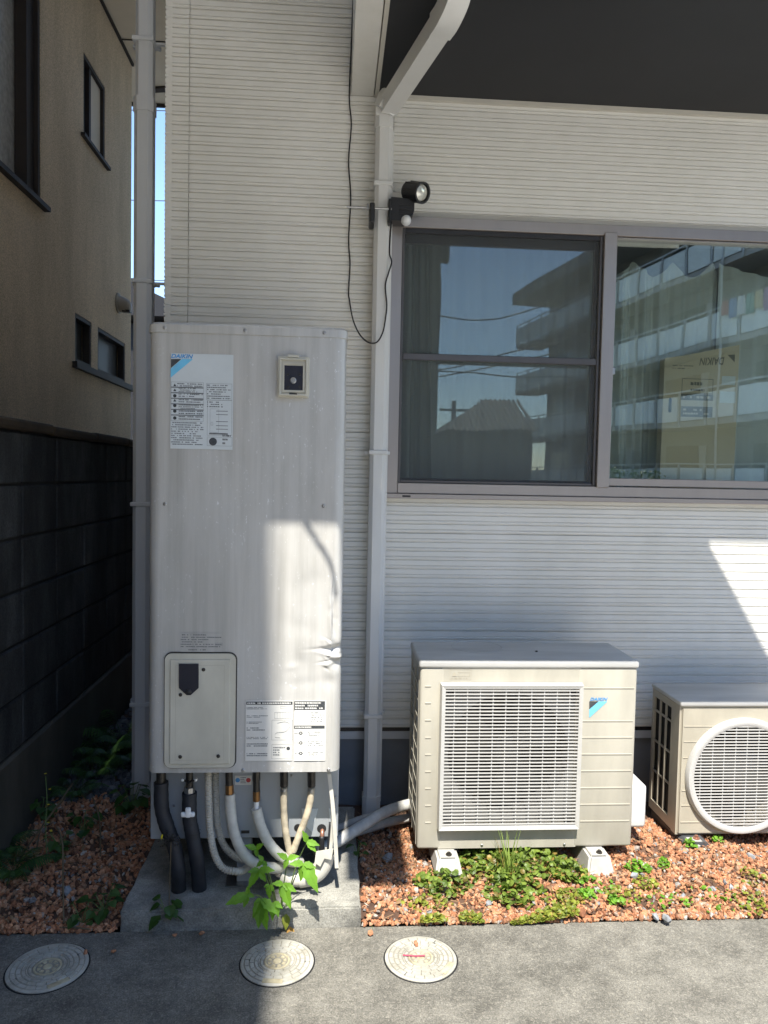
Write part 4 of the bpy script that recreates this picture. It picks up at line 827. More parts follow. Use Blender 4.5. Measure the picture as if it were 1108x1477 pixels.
for i in range(N):
    zz = gz0+T+(gz1-gz0-2*T)*(i+.5)/N; slat(grille, gx0+T*.6, gx1-T*.6, zz, GY+.005, .0042, .0035)
for i in range(1, 11):
    xx = gx0+(gx1-gx0)*i/11; obj('grille_post', MB().box((xx-.0018, GY+.009, gz0+T*.5), (xx+.0018, GY+.013, gz1-T*.5)), 'grille', grille)
for x, z in ((gx0+.035, gz1-.028), (gx1-.035, gz1-.028), (gx0+.035, gz0+.026), (gx1-.035, gz0+.026)): obj('grille_clip', MB().rbox((x-.012, GY+.018, z-.011), (x+.012, GY+.028, z+.011), .003, 1), 'black', grille)
for y in (992.5, 1040, 1064, 1088, 1112, 1136.5, 1160.5, 1184.5):
    a, b = ap_(841, y), ap_(914, y+.5); obj('ridge', MB().prism([(A+.001, a[2]+.0028), (A-.0022, a[2]+.0016), (A-.0016, a[2]-.0026), (A+.001, a[2]-.004)], 'x', a[0]-.012, ax1-.012), 'beige', ac)
for y in (990, 1014, 1039, 1064, 1088.5, 1113, 1137.5, 1162, 1186.5):
    a = ap_(617, y); obj('notch', MB().prism([(A+.001, a[2]+.003), (A-.0024, a[2]+.0016), (A-.0016, a[2]-.0028), (A+.001, a[2]-.004)], 'x', a[0]-.010, a[0]+.012), 'beige', ac)
for x, y in ((695, 1221), (814, 1220)): c = ap_(x, y); screw(ac, c[0], A-.0002, c[2]+.006, .005)
a, b = ap_(649, 980), ap_(680, 965); mbq = MB(); rline(mbq, a[0], b[0], a[2], b[2], A-.0012, .0012); mbq.add([(a[0]+.008, A-.0012, a[2]+.012), (a[0]+.026, A-.0012, a[2]+.012), (a[0]+.017, A-.0012, a[2]+.03)], [(0, 1, 2)]); rline(mbq, a[0]+.03, a[0]+.05, a[2]+.012, a[2]+.028, A-.0012, .0014); rline(mbq, a[0]+.055, a[0]+.074, a[2]+.012, a[2]+.028, A-.0012, .0014); dashes(mbq, a[0]+.006, b[0]-.006, a[2]+.002, a[2]+.009, A-.0012, 1, .8, .5)
obj('embossed_notice', mbq, 'beige2', ac)
yq = A-.0016
a, b = ap_(851, 1010.5), ap_(876.5, 1006); text('DAIKIN', (b[2]-a[2]), (a[0], yq, a[2]), 'blue', ac, shear=.3, w=b[0]-a[0], bold=.03)
def qpoly(nm, pts, m, par, Yp, yq): obj(nm, MB().add([(P(x, y, Yp)[0], yq, P(x, y, Yp)[2]) for x, y in pts], [tuple(range(len(pts)))]), m, par)
qpoly('logo_triangle', [(850, 1011.5), (863, 1011.5), (850, 1022.5)], 'ink', ac, A, yq); qpoly('logo_band', [(863.6, 1011.5), (876, 1011.5), (850, 1035), (850, 1023)], 'cyan', ac, A, yq)
a, b = P(911, 1188, A+.1), P(928, 1127, A+.1); obj('valve_cover', MB().rbox((ax1-.003, A+.06, a[2]), (b[0], A+.25, b[2]), .014, 3), 'pipe', ac, smooth=True)
# --- small unit
B = 2.87
bp = lambda x, y, d=0: P(x, y, B+d)
bx0 = bp(979, 1110)[0]; bx1 = bx0+.70; bz0, bz1 = bp(1060, 1204)[2], bp(1060, 1019)[2]; BD = .275
a2 = thing('outdoor_unit', ((bx0+bx1)/2, B+BD/2, bz0), 'small beige air conditioner outdoor unit with round grille', 'outdoor unit')
rc = bp(1070, 1118.5); R0 = .232; rc[1] = B
# front plate with a round hole
n = 64; fpm = MB(); o = rrect(bx0, bx1, bz0, bz1, .02, 6)
ang = [2*math.pi*i/n for i in range(n)]
def on_rect(a):
    dx, dz = math.cos(a), math.sin(a); t = min(((bx1 if dx > 0 else bx0)-rc[0])/dx if abs(dx) > 1e-6 else 9, ((bz1 if dz > 0 else bz0)-rc[2])/dz if abs(dz) > 1e-6 else 9); return (rc[0]+dx*t, rc[2]+dz*t)
def corner_angs(): return [math.atan2(z-rc[2], x-rc[0]) % (2*math.pi) for x in (bx0+.0, bx1) for z in (bz0, bz1)]
ang = sorted(set(ang+corner_angs())); n = len(ang); out = [on_rect(a) for a in ang]; RI = R0-.012
def soft(p): return p
fpm.add([(x, B, z) for x, z in out]+[(rc[0]+RI*math.cos(a), B-.0, rc[2]+RI*math.sin(a)) for a in ang]+[(x, B+.05, z) for x, z in out]+[(rc[0]+RI*math.cos(a), B+.1, rc[2]+RI*math.sin(a)) for a in ang],
        [(i, (i+1) % n, n+(i+1) % n, n+i) for i in range(n)]+[(i, 2*n+i, 2*n+(i+1) % n, (i+1) % n) for i in range(n)]+[(n+i, n+(i+1) % n, 3*n+(i+1) % n, 3*n+i) for i in range(n)])
fo = obj('front_panel', fpm, 'beige2', a2, smooth=True)
bmq = bmesh.new(); bmq.from_mesh(fo.data); ed = [e for e in bmq.edges if len(e.link_faces) == 2 and all(abs(v.co.y-(-.05)) < .002 for v in e.verts) and e.calc_face_angle(0) > 1.2 and any(abs(f.normal.y) < .2 for f in e.link_faces) and not any((v.co.x*v.co.x < 0) for v in e.verts)]
edo = [e for e in ed if all(abs(v.co.x+wloc(fo).x-bx0) < .001 or abs(v.co.x+wloc(fo).x-bx1) < .001 or abs(v.co.z+wloc(fo).z-bz0) < .001 or abs(v.co.z+wloc(fo).z-bz1) < .001 for v in e.verts)]
bmesh.ops.bevel(bmq, geom=edo, offset=.010, segments=3, affect='EDGES'); bmq.to_mesh(fo.data); bmq.free(); fo.data.shade_smooth(); fo.data.set_sharp_from_angle(angle=math.radians(38))
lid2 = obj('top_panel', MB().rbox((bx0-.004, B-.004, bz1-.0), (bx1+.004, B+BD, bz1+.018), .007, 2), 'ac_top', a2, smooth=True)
cs = MB(); cs.box((bx0+.006, B+BD-.01, bz0+.004), (bx1, B+BD-.001, bz1-.001)); cs.box((bx1-.01, B+.051, bz0+.004), (bx1, B+BD-.011, bz1-.001)); cs.box((bx0+.012, B+.051, bz0+.003), (bx1-.011, B+BD-.011, bz0+.013)); obj('casing', cs, 'beige2', a2)
obj('condenser', MB().box((bx0+.012, B+.06, bz0+.03), (bx0+.024, B+BD-.015, bz1-.01)), 'fins', a2)
sf = MB(); z_lo, z_hi = bz0+.07, bz1-.085
sf.box((bx0+.0, B+.0505, bz0+.004), (bx0+.010, B+.082, bz1-.001)); sf.box((bx0+.0, B+BD-.03, bz0+.004), (bx0+.010, B+BD-.0105, bz1-.001)); sf.box((bx0+.0, B+.0825, bz1-.03), (bx0+.010, B+BD-.0305, bz1-.001)); sf.box((bx0, B+.0825, bz0+.004), (bx0+.010, B+BD-.0305, bz0+.045)); obj('side_frame', sf, 'beige2', a2)
for i in range(1, 3): yy = B+.0825+(BD-.113)*i/3; obj('side_bar', MB().box((bx0+.001, yy-.004, bz0+.0455), (bx0+.008, yy+.004, bz1-.0305)), 'beige2', a2)
for i in range(1, 4): zz = bz0+.045+(bz1-bz0-.075)*(i/3.45); obj('side_bar', MB().box((bx0+.0018, B+.0828, zz-.004), (bx0+.0072, B+BD-.0308, zz+.004)), 'beige2', a2)
obj('fan_back', MB().lathe([(RI+.02, 0), (RI+.02, .002), (.001, .002)], 32, (rc[0], B+.2, rc[2]), 'y'), 'fins', a2); fan(a2, rc, RI*.95, B+.085)
GB = B-.022
g2 = obj('grille', MB().lathe([(R0+.004, .0006), (R0+.003, .012), (R0-.004, .021), (R0-.014, .023), (R0-.026, .018), (R0-.028, .006), (R0-.024, .0006)], 72, (rc[0], B, rc[2]), 'y', cap=False), 'grille', a2, smooth=True)
N = 34; RG = R0-.022
for i in range(N):
    zz = (i+.5)/N*2-1; hw_ = RG*math.sqrt(max(0, 1-zz*zz))
    if hw_ > .02: slat(g2, rc[0]-hw_, rc[0]+hw_, rc[2]+zz*RG, B-.018, .0042, .0035)
for i in range(-4, 5):
    xx = i*.047+.01; hh = math.sqrt(max(0, RG*RG-xx*xx)); obj('grille_post', MB().box((rc[0]+xx-.0018, B-.014, rc[2]-hh), (rc[0]+xx+.0018, B-.0105, rc[2]+hh)), 'grille', g2)
for yv in (1048, 1070, 1093, 1140.5, 1162, 1186):
    zq = bp(985, yv)[2]; dz = zq-rc[2]; xe = rc[0]-(math.sqrt(R0*R0-dz*dz) if abs(dz) < R0 else 0)-.006; xs_ = bx0+.016
    if xe-xs_ > .006: obj('ridge', MB().prism([(B+.001, zq+.0026), (B-.0022, zq+.0016), (B-.0016, zq-.0022), (B+.001, zq-.0034)], 'x', xs_, xe), 'beige2', a2)
c = bp(1085, 1202); screw(a2, c[0], B-.0002, c[2]+.008, .006)
for q, (y, z) in enumerate(((1006, 0), (1016, 0))): pass
# feet
def foot_block(px_, py0, py1, label, wtop, wbot, yf):
    cb = P(px_, py1, yf); zt_ = az0-.002; zb_ = cb[2]
    t = thing('foot_block', (cb[0], yf+.1, zb_), label, 'foot block', 'foot blocks under the large outdoor unit')
    mb = MB(); a, b = wbot/2, wtop/2
    mb.add([(cb[0]-a, yf, zb_), (cb[0]+a, yf, zb_), (cb[0]+a, yf+.36, zb_), (cb[0]-a, yf+.36, zb_), (cb[0]-b, yf+.025, zt_), (cb[0]+b, yf+.025, zt_), (cb[0]+b, yf+.34, zt_), (cb[0]-b, yf+.34, zt_)], [(0, 3, 2, 1), (4, 5, 6, 7), (0, 1, 5, 4), (1, 2, 6, 5), (2, 3, 7, 6), (3, 0, 4, 7)])
    bb = bmesh.new(); vs = [bb.verts.new(v) for v in mb.v]; [bb.faces.new([vs[i] for i in f]) for f in mb.f]; bmesh.ops.bevel(bb, geom=bb.edges[:], offset=.008, segments=2, affect='EDGES'); obj('block', MB().bm(bb), 'foot', t, smooth=True)
    obj('anchor_bolt', MB().lathe([(.012, 0), (.012, .006), (.007, .007), (.007, .012), (.001, .012)], 8, (cb[0]+.004, yf+.045, zt_+.0002), 'z'), 'fitting', t)
    obj('top_plate', MB().box((cb[0]-.028, yf+.028, zt_-.0), (cb[0]+.026, yf+.06, zt_+.0018)), 'foot', t)
foot_block(648, 1231, 1266, 'pale foot block half buried in clover under the large outdoor unit', .078, .105, 2.67)
foot_block(868, 1231, 1269, 'pale foot block standing clear of plants under the large outdoor unit', .078, .112, 2.67)
fb = P(1001, 1222, 2.85); zt_ = bz0-.004
t = thing('foot_rail', (fb[0], 3.0, fb[2]), 'dark plastic foot rail under the small outdoor unit', 'foot rail')
hx = .05; rl = MB().prism([(fb[0]-hx, fb[2]-.02), (fb[0]-hx+.010, fb[2]-.02), (fb[0]-hx+.010, zt_-.02), (fb[0]+hx-.010, zt_-.02), (fb[0]+hx-.010, fb[2]-.02), (fb[0]+hx, fb[2]-.02), (fb[0]+hx, zt_-.012), (fb[0]+hx-.012, zt_), (fb[0]-hx+.012, zt_), (fb[0]-hx, zt_-.012)], 'y', 2.82, 3.14); obj('rail', rl, 'dark_plastic', t)
obj('rail_back', MB().box((fb[0]-hx+.011, 2.85, fb[2]-.02), (fb[0]+hx-.011, 2.86, zt_-.021)), 'black', t)
obj('bolt', MB().lathe([(.013, 0), (.013, .008), (.007, .009), (.007, .016), (.001, .016)], 8, (fb[0]+.006, 2.845, zt_+.0002), 'z'), 'copper', t)
obj('washer', MB().box((fb[0]-.03, 2.825, zt_+.0), (fb[0]+.02, 2.86, zt_+.0015)), 'foot', t)

# ================================================================== COVERS IN THE PATH
def cover(px_, py_, rpx, rot, label, worn=True):
    c = PZ(px_, py_, 0); r = rpx/F_PX*c[1]*1.0; t = thing('access_cover', (c[0], c[1], 0), label, 'access cover', 'round covers in the path')
    obj('rim', MB().lathe([(r*1.03, .0005), (r*1.03, .0028), (r*.985, .0046), (r*.94, .0046), (r*.94, .0005)], 56, (c[0], c[1], 0), 'z', cap=False), 'cover', t, smooth=True)
    obj('plate', MB().lathe([(r*.935, .001), (r*.935, .0034), (.001, .0036)], 56, (c[0], c[1], 0), 'z'), 'cover_groove', t)
    obj('joint', MB().lathe([(r*1.031, .0008), (r*1.065, .0012), (r*1.075, .0003)], 56, (c[0], c[1], 0), 'z', cap=False), 'mortar', t)
    mb = MB()
    def seg(r0, r1, a0, a1, h):
        n = max(2, int((a1-a0)/.14)); v = []; 
        for i in range(n+1):
            a = a0+(a1-a0)*i/n+rot
            for q, z in ((r0, .003), (r1, .003), (r1-.0012, h), (r0+.0012, h)): v.append((c[0]+q*math.cos(a), c[1]+q*math.sin(a), z))
        f = [(i*4+j, i*4+(j+1) % 4, i*4+4+(j+1) % 4, i*4+4+j) for i in range(n) for j in range(4)]+[(0, 1, 2, 3), (4*n, 4*n+1, 4*n+2, 4*n+3)]; mb.add(v, f)
    for r0, r1, n, off in ((.80, .92, 20, 0), (.66, .775, 18, .5), (.50, .535, 1, 0), (.55, .64, 14, .2), (.40, .475, 12, 0)):
        for i in range(n):
            a0 = 2*math.pi*(i+off)/n; a1 = 2*math.pi*(i+off+1)/n
            skip = n > 1 and r0 > .7 and (abs(math.sin((a0+a1)/2)) < .12 or abs(((a0+a1)/2) % (2*math.pi)-1.57*1.0-3.14) < .3)
            if not skip: seg(r0*r, r1*r, a0+.012/r0*(n > 1), a1-.012/r0*(n > 1)-.0005, .0062)
    obj('raised_pattern', mb, 'cover', t)
    mb = MB(); seg(.30*r, .36*r, 0, 2*math.pi-.001, .0058); 
    for i in range(9): seg(.17*r, .27*r, i*.698, i*.698+.4, .0058)
    mb.lathe([(.12*r, .0032), (.10*r, .006), (.001, .006)], 16, (c[0], c[1], 0), 'z'); obj('centre_emblem', mb, 'cover_worn', t)
    for s in (0, math.pi):
        a = rot+s; obj('key_hole', MB().lathe([(.07*r, .0036), (.07*r, .0046), (.001, .0046)], 12, (c[0]+.85*r*math.cos(a), c[1]+.85*r*math.sin(a), 0), 'z'), 'black', t)
    a = rot-math.pi/2; mb = MB(); mb.box((-.030, -.009, .0034), (.030, .009, .0058)); R = Matrix.Rotation(a+math.pi/2, 3, 'Z'); mb.v = [tuple(Vector((c[0]+.86*r*math.cos(a), c[1]+.86*r*math.sin(a), 0))+R @ Vector(p)) for p in mb.v]; obj('name_tab', mb, 'cover_worn', t)
cover(69, 1396, 54, .65, 'round grey plastic cover in the shaded path by the gravel')
cover(400, 1388, 52, -.08, 'round cream cover half in shadow below the leafy weed')
cover(607, 1383, 52, .95, 'round cream cover fully in sunlight, with a red twig on it')
c = PZ(600, 1379, .008); obj('red_twig', MB().tube([c+[-.04, .006, 0], c, c+[.028, -.002, .002]], .0025, 5), 'pink', label='short red twig lying on the sunlit round cover', cat='twig')
c = PZ(600, 1366, 0); obj('terracotta_chip', rocks(1, lambda: (c[0], c[1], .011), .009, .0095), 'chips', label='small terracotta chip on the sunlit round cover', cat='stone chip')

# ================================================================== BLOCK WALL + NEIGHBOUR
bw = thing('block_wall', (GW-.08, 4.5, 0), 'blackened concrete block boundary wall with mossy coping', 'boundary wall')
lines = [PX(0, y, GW)[2] for y in (781.7, 865, 944.7, 1023, 1104)]; CH = (lines[0]-lines[-1])/4; zs_ = [lines[-1]+CH*i for i in range(7)]
jy = PX(32.3, 800, GW)[1]; BL = .375; y_start = jy-BL*4
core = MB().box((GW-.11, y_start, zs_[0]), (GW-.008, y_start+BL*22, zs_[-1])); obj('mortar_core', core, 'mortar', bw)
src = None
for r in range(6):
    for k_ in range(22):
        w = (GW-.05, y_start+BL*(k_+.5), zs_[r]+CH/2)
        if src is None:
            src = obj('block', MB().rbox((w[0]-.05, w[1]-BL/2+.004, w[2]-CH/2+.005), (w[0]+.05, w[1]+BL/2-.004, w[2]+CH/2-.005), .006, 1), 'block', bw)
        else: o = share('block', src, bw, w); o.location.x += random.uniform(-.003, .003); o.rotation_euler.x = 0; o.rotation_euler.z = random.uniform(-.004, .004)
zc = PX(0, 600, GW+.01)[2]
src = None
for k_ in range(14):
    w = (GW-.06, y_start+.6*(k_+.5), (zs_[-1]+zc)/2)
    if src is None: src = obj('coping_stone', MB().rbox((GW-.14, w[1]-.298, zs_[-1]+.001), (GW+.02, w[1]+.298, zc), .012, 2), 'coping', bw)
    else: o = share('coping_stone', src, bw, wloc(src)); o.location.y += .6*k_; o.location.z += random.uniform(-.004, .002)
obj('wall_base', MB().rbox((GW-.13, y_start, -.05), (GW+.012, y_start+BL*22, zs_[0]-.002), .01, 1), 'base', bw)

NYE = PX(189.5, 300, NX)[1]
nh = thing('neighbour_house', (NX-2.5, 4, 0), 'tan stucco neighbouring house beyond the block wall', 'house')
# wall with window openings, built from strips
zw = lambda x, y: PX(x, y, NX)[2]; yw = lambda x: PX(x, 300, NX)[1]
ops = []
by1 = yw(59); bz0_ = zw(62, 297); ops.append((1.9, by1, bz0_, bz0_+1.5))                       # big frosted window
ua, ub = yw(120.5), yw(151.5); ops.append((ua, ub, (zw(120.5, 192)+zw(151.5, 240))/2, (zw(120.5, 72)+zw(151.5, 128))/2))
l1a, l1b = yw(108.5), yw(132.5); lz0_, lz1_ = (zw(108.5, 523)+zw(132.5, 532))/2, (zw(108.5, 450)+zw(132.5, 466))/2; ops.append((l1a, l1b, lz0_, lz1_))
l2a, l2b = yw(141.5), yw(181.5); ops.append((l2a, l2b, lz0_, lz1_))
EZ = (zw(145, 0)+zw(189, 97))/2
ys = sorted(set([-.5, NYE]+[o[0] for o in ops]+[o[1] for o in ops])); mb = MB()
for a, b in zip(ys[:-1], ys[1:]):
    hole = sorted([(o[2], o[3]) for o in ops if o[0] <= a+1e-6 and o[1] >= b-1e-6]); z = 0
    for h0, h1 in hole: mb.box((NX-.15, a, z), (NX, b, h0)); z = h1
    mb.box((NX-.15, a, z), (NX, b, EZ+.3))
bmw = bmesh.new(); vv = [bmw.verts.new(v) for v in mb.v]; [bmw.faces.new([vv[i] for i in f]) for f in mb.f]; bmesh.ops.remove_doubles(bmw, verts=bmw.verts, dist=1e-5)
seen = {}; dele = []
for f in bmw.faces:
    kk = tuple(round(q, 4) for q in f.calc_center_median())
    if kk in seen: dele += [f, seen[kk]]
    seen[kk] = f
bmesh.ops.delete(bmw, geom=list(set(dele)), context='FACES'); obj('wall', MB().bm(bmw), 'stucco', nh)
obj('end_wall', MB().box((NX-5, NYE-.15, 0), (NX-.151, NYE, EZ+.3)), 'stucco', nh)
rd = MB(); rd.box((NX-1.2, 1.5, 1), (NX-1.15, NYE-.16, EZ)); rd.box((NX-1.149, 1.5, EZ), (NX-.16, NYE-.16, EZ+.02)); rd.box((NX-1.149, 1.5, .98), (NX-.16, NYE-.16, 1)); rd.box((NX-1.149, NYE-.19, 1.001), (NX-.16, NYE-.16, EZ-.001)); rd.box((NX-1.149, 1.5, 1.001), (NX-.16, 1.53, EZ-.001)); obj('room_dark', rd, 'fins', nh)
obj('gutter_board', MB().box((NX+.001, -.5, EZ-.0), (NX+.02, NYE, EZ+.02)), 'brown', nh)
EY = P(225, 152, 7.0)
ey1 = PZ(228, 152, EZ)[1]
obj('eave_soffit', MB().box((NX+.021, -.5, EZ+.021), (NX+.58, ey1, EZ+.06)), 'eave', nh); obj('eave_soffit', MB().box((NX-5, NYE+.001, EZ+.021), (NX+.0205, ey1, EZ+.06)), 'eave', nh)
obj('eave_fascia', MB().box((NX+.581, -.5, EZ-.02), (NX+.61, ey1+.04, EZ+.2)), 'eave', nh); obj('eave_fascia', MB().box((NX-5, ey1+.001, EZ-.01), (NX+.5805, ey1+.03, EZ+.2)), 'brown', nh)
yj = PZ(228, 63, EZ)[1]; obj('soffit_joint', MB().box((NX+.022, yj-.006, EZ+.015), (NX+.57, yj+.006, EZ+.0205)), 'brown', nh)
yj = PZ(228, 131, EZ)[1]; obj('soffit_batten', MB().prism([(NX+.03, yj-.02), (NX+.57, yj-.14), (NX+.57, yj-.06), (NX+.03, yj+.06)], 'z', EZ-.0, EZ+.0205), 'brown', nh)
obj('roof', MB().prism([(NX+.65, EZ+.201), (NX-2.5, EZ+1.7), (NX-6, EZ+.201)], 'y', -1, ey1+.05), 'tile', nh)
def nwin(a, b, z0, z1, split, d=.06, gm='glass_n'):
    w = obj('window', MB().box((NX-d, a+.001, z0+.001), (NX-.004, a+.03, z1-.001)), 'brown', nh)
    obj('frame', MB().box((NX-d, b-.03, z0+.001), (NX-.004, b-.001, z1-.001)), 'brown', w); obj('frame', MB().box((NX-d, a+.031, z1-.03), (NX-.004, b-.031, z1-.001)), 'brown', w); obj('frame', MB().box((NX-d, a+.031, z0+.001), (NX-.004, b-.031, z0+.03)), 'brown', w)
    if split: s = a+(b-a)*split; obj('mullion', MB().box((NX-d-.005, s-.02, z0+.031), (NX-.012, s+.02, z1-.031)), 'brown', w)
    obj('pane', MB().box((NX-d-.012, a+.02, z0+.02), (NX-d-.008, b-.02, z1-.02)), gm, w)
    return w
w = nwin(1.9, by1, bz0_, bz0_+1.5, 0, d=.1, gm='glass_big')
obj('sill', MB().box((NX-.05, 1.85, bz0_-.03), (NX+.04, by1+.06, bz0_-.001)), 'brown', w)
obj('jamb_trim', MB().box((NX-.1, by1-.14, bz0_+.031), (NX-.03, by1-.0305, bz0_+1.46)), 'brown', w)
w = nwin(ua, ub, ops[1][2], ops[1][3], .36); obj('sill', MB().box((NX-.02, ua-.06, ops[1][2]-.025), (NX+.03, ub+.06, ops[1][2]-.001)), 'brown', w)
obj('shutter', MB().box((NX-.055, ua+(ub-ua)*.42, ops[1][2]+.032), (NX-.03, ub-.032, ops[1][3]-.032)), 'eave', w)
w = nwin(l1a, l1b, lz0_, lz1_, 0); obj('sill', MB().box((NX-.02, l1a-.06, lz0_-.045), (NX+.035, yw(192), lz0_-.001)), 'brown', w)
q0, q1 = yw(108.5)+.05, yw(116.5); obj('paper_note', MB().box((NX-.066, q0, lz0_+.03), (NX-.063, q1, lz0_+.17)), 'sticker_w', w)
w = nwin(l2a, l2b, lz0_, lz1_, 0); q0, q1 = l2a+.03, yw(154); obj('paper_note', MB().box((NX-.066, q0, lz0_+.03), (NX-.063, q1, lz0_+.16)), 'sticker_w', w)
vc = PX(170, 437, NX)
hv = MB().lathe([(.085, 0), (.085, .012), (.07, .016), (.066, .05), (.058, .085), (.04, .108), (.001, .115)], 22, (0, 0, 0), 'x'); hv.v = [(NX+p[0], vc[1]+p[1], vc[2]+p[2]-(.03*p[0]/.1)) for p in hv.v]; vent = obj('vent_hood', hv, 'vent', nh, smooth=True)
obj('vent_mouth', MB().prism([(vc[1]-.045, vc[2]-.062), (vc[1]+.045, vc[2]-.062), (vc[1]+.03, vc[2]-.078), (vc[1]-.03, vc[2]-.078)], 'x', NX+.045, NX+.108), 'black', vent)

# far dark house at the end of the gap, wires
fh = thing('far_house', (-6, 17, 0), 'dark roofed house at the end of the gap between houses', 'house')
r_ = P(237, 428, 17.0); obj('wall', MB().box((-12, 17, 0), (0, 22, r_[2]-.6)), 'dark_roof', fh); obj('roof', MB().prism([(r_[0]+.4, r_[2]-.5), (r_[0]+.4, r_[2]-.25), (r_[0]-1.4, r_[2]+.55), (r_[0]-6, r_[2]+1.6), (r_[0]-12, r_[2]-.5)], 'y', 16.6, 22.4), 'dark_roof', fh)
for y, nm in ((159, 'upper'), (404, 'lower'), (289, 'middle')): a, b = P(150, y-1, 24), P(300, y+2, 24); obj('power_line', MB().tube([a-[6, 0, .3], a, b, b+[6, 0, .4]], .014, 5), 'wire', label=f'{nm} thin wire crossing the sky gap between houses', cat='wire')

# ================================================================== STREET SIDE (behind the camera; mirrored in the window, shades the path)
MY = 2*(WY+.02)
def mir(x, y, D): q = P(x, y, D); return np.array([q[0], MY-D, q[2]])
apt = thing('apartment_block', (14, -20, 0), 'long concrete apartment block with frosted balcony panels', 'building')
dvec = np.array([.161, 1.0]); c0 = np.array([mir(743, 600, 46)[0], MY-46]); nrm = np.array([1.0, -.161])/math.hypot(1, .161)
TL = 36.0
def slabpoly(t0, t1, d0, d1): return [tuple(c0+dvec*t0+nrm*d0), tuple(c0+dvec*t1+nrm*d0), tuple(c0+dvec*t1+nrm*d1), tuple(c0+dvec*t0+nrm*d1)]
lev = [1.0, 3.9, 6.75, 9.65]
obj('back_wall', MB().prism(slabpoly(1.2, TL, 1.5, 9), 'z', 0, 12.4), 'apt_dark', apt)
obj('roof_slab', MB().prism(slabpoly(-.3, TL+.3, -.25, 9.3), 'z', 12.1, 12.75), 'concrete_far', apt)
psrc = None
for li, z in enumerate(lev):
    fl_ = obj('balcony_floor', MB().prism(slabpoly(0, TL, .05, 1.495), 'z', z-.22, z), 'concrete_far', apt)
    obj('handrail', MB().prism(slabpoly(0, TL, 0, .06), 'z', z+1.12, z+1.18), 'rail', apt)
    for i in range(int(TL/1.65)):
        t0 = i*1.65+.12; pn = obj('balcony_panel', MB().prism(slabpoly(t0, t0+1.42, .0, .03), 'z', z+.02, z+.98), 'apt_panel', apt)
        obj('balcony_post', MB().prism(slabpoly(t0-.16, t0-.08, -.01, .06), 'z', z-.2, z+1.11), 'rail', apt)
    for i in range(6): obj('window_opening', MB().prism(slabpoly(2.2+i*5.6, 4.6+i*5.6, 1.44, 1.49), 'z', z+.01, z+2.0), 'apt_glass', apt); obj('curtain_strip', MB().prism(slabpoly(4.7+i*5.6, 5.1+i*5.6, 1.42, 1.47), 'z', z+.01, z+2.0), 'concrete_far', apt)
for i in range(3): t0 = 7.6+i*11.2; obj('drain_pipe', MB().prism(slabpoly(t0, t0+.07, -.06, -.012), 'z', 0, 12.1), 'rail', apt)
th_ = thing('tiled_house', (5.6, MY-29, 0), 'low house with a grey tiled hip roof', 'house')
a, b, c = mir(645, 614, 28), mir(775, 614, 28), mir(703, 582, 30)
obj('wall', MB().box((a[0]+.3, MY-34, 0), (b[0]-.1, MY-28.3, a[2]-.1)), 'wall_far', th_)
hip = MB(); e = .15; X0_, X1_, Y0_, Y1_ = a[0], b[0], MY-34.3, MY-28; rz = c[2]; rx0 = c[0]
hip.add([(X0_, Y1_, a[2]-e), (X1_, Y1_, a[2]-e), (X1_, Y0_, a[2]-e), (X0_, Y0_, a[2]-e), (rx0, (Y0_+Y1_)/2, rz+.25), (X1_-.3, (Y0_+Y1_)/2, rz+.25)], [(0, 1, 5, 4), (2, 3, 4, 5), (3, 0, 4), (1, 2, 5), (0, 3, 2, 1)]); rf = obj('roof', hip, 'tile', th_)
for i in range(18):
    u = i/17; p0 = np.array([X0_+(X1_-X0_)*u, Y1_+.02, a[2]-e+.02]); top = np.array([max(rx0, min(X1_-.3, p0[0])), (Y0_+Y1_)/2, rz+.27]); s = min(1, (p0[0]-X0_+.05)/(rx0-X0_)); p1 = p0+(np.array([p0[0], top[1], top[2]])-p0)*s; obj('tile_row', MB().tube([p0, p1], .06, 5), 'tile', rf)
db = thing('dark_block', (0, MY-43, 0), 'tall dark grey building down the street', 'building')
e1_ = mir(633, 500, 40); obj('wall', MB().box((-6, MY-48, 0), (e1_[0], MY-40, 17)), 'dark_bldg', db); q = mir(645, 358, 40); obj('roof_gutter', MB().box((e1_[0]+.01, MY-41, q[2]-.5), (e1_[0]+.5, MY-40.2, q[2]+.5)), 'dark_bldg', db)
for k_, z in enumerate((5, 9, 13)): obj('window', MB().box((-3, MY-40, z), (1.5, MY-39.97, z+1.4)), 'apt_glass', db)
# unseen tall house added so its edge throws the vertical shadow line
sh = thing('shade_caster_house', (-1.5, -3.3, 0), 'tall narrow unseen house added across the lane to cast shade', 'house')
EDGE = tp(386, 900)[0]-SX*(TY+1.6)
obj('wall', MB().box((-2.6, -5, 0), (EDGE, -1.6, 8.6)), 'stucco', sh); obj('roof', MB().prism([(-2.6, 8.601), (EDGE, 8.601), (EDGE, 8.65), (-1.5, 8.9), (-2.6, 8.65)], 'y', -5, -1.6), 'tile', sh); obj('door', MB().box((-2.2, -1.599, 0), (-1.4, -1.55, 2.05)), 'brown', sh)
for x in (-2.3, -1.3): obj('window', MB().box((x, -1.599, 4.2), (x+.9, -1.56, 5.4)), 'apt_glass', sh)
up = mir(655, 600, 36); t = thing('utility_pole', (up[0], up[1], 0), 'grey concrete utility pole carrying street wires', 'utility pole'); pz = mir(655, 578, 36)[2]
obj('pole', MB().tube([(up[0], up[1], 0), (up[0], up[1], pz)], [.16, .1], 12), 'pole', t); obj('cross_arm', MB().box((up[0]-.7, up[1]-.05, pz-.5), (up[0]+.7, up[1]+.05, pz-.38)), 'pole', t)
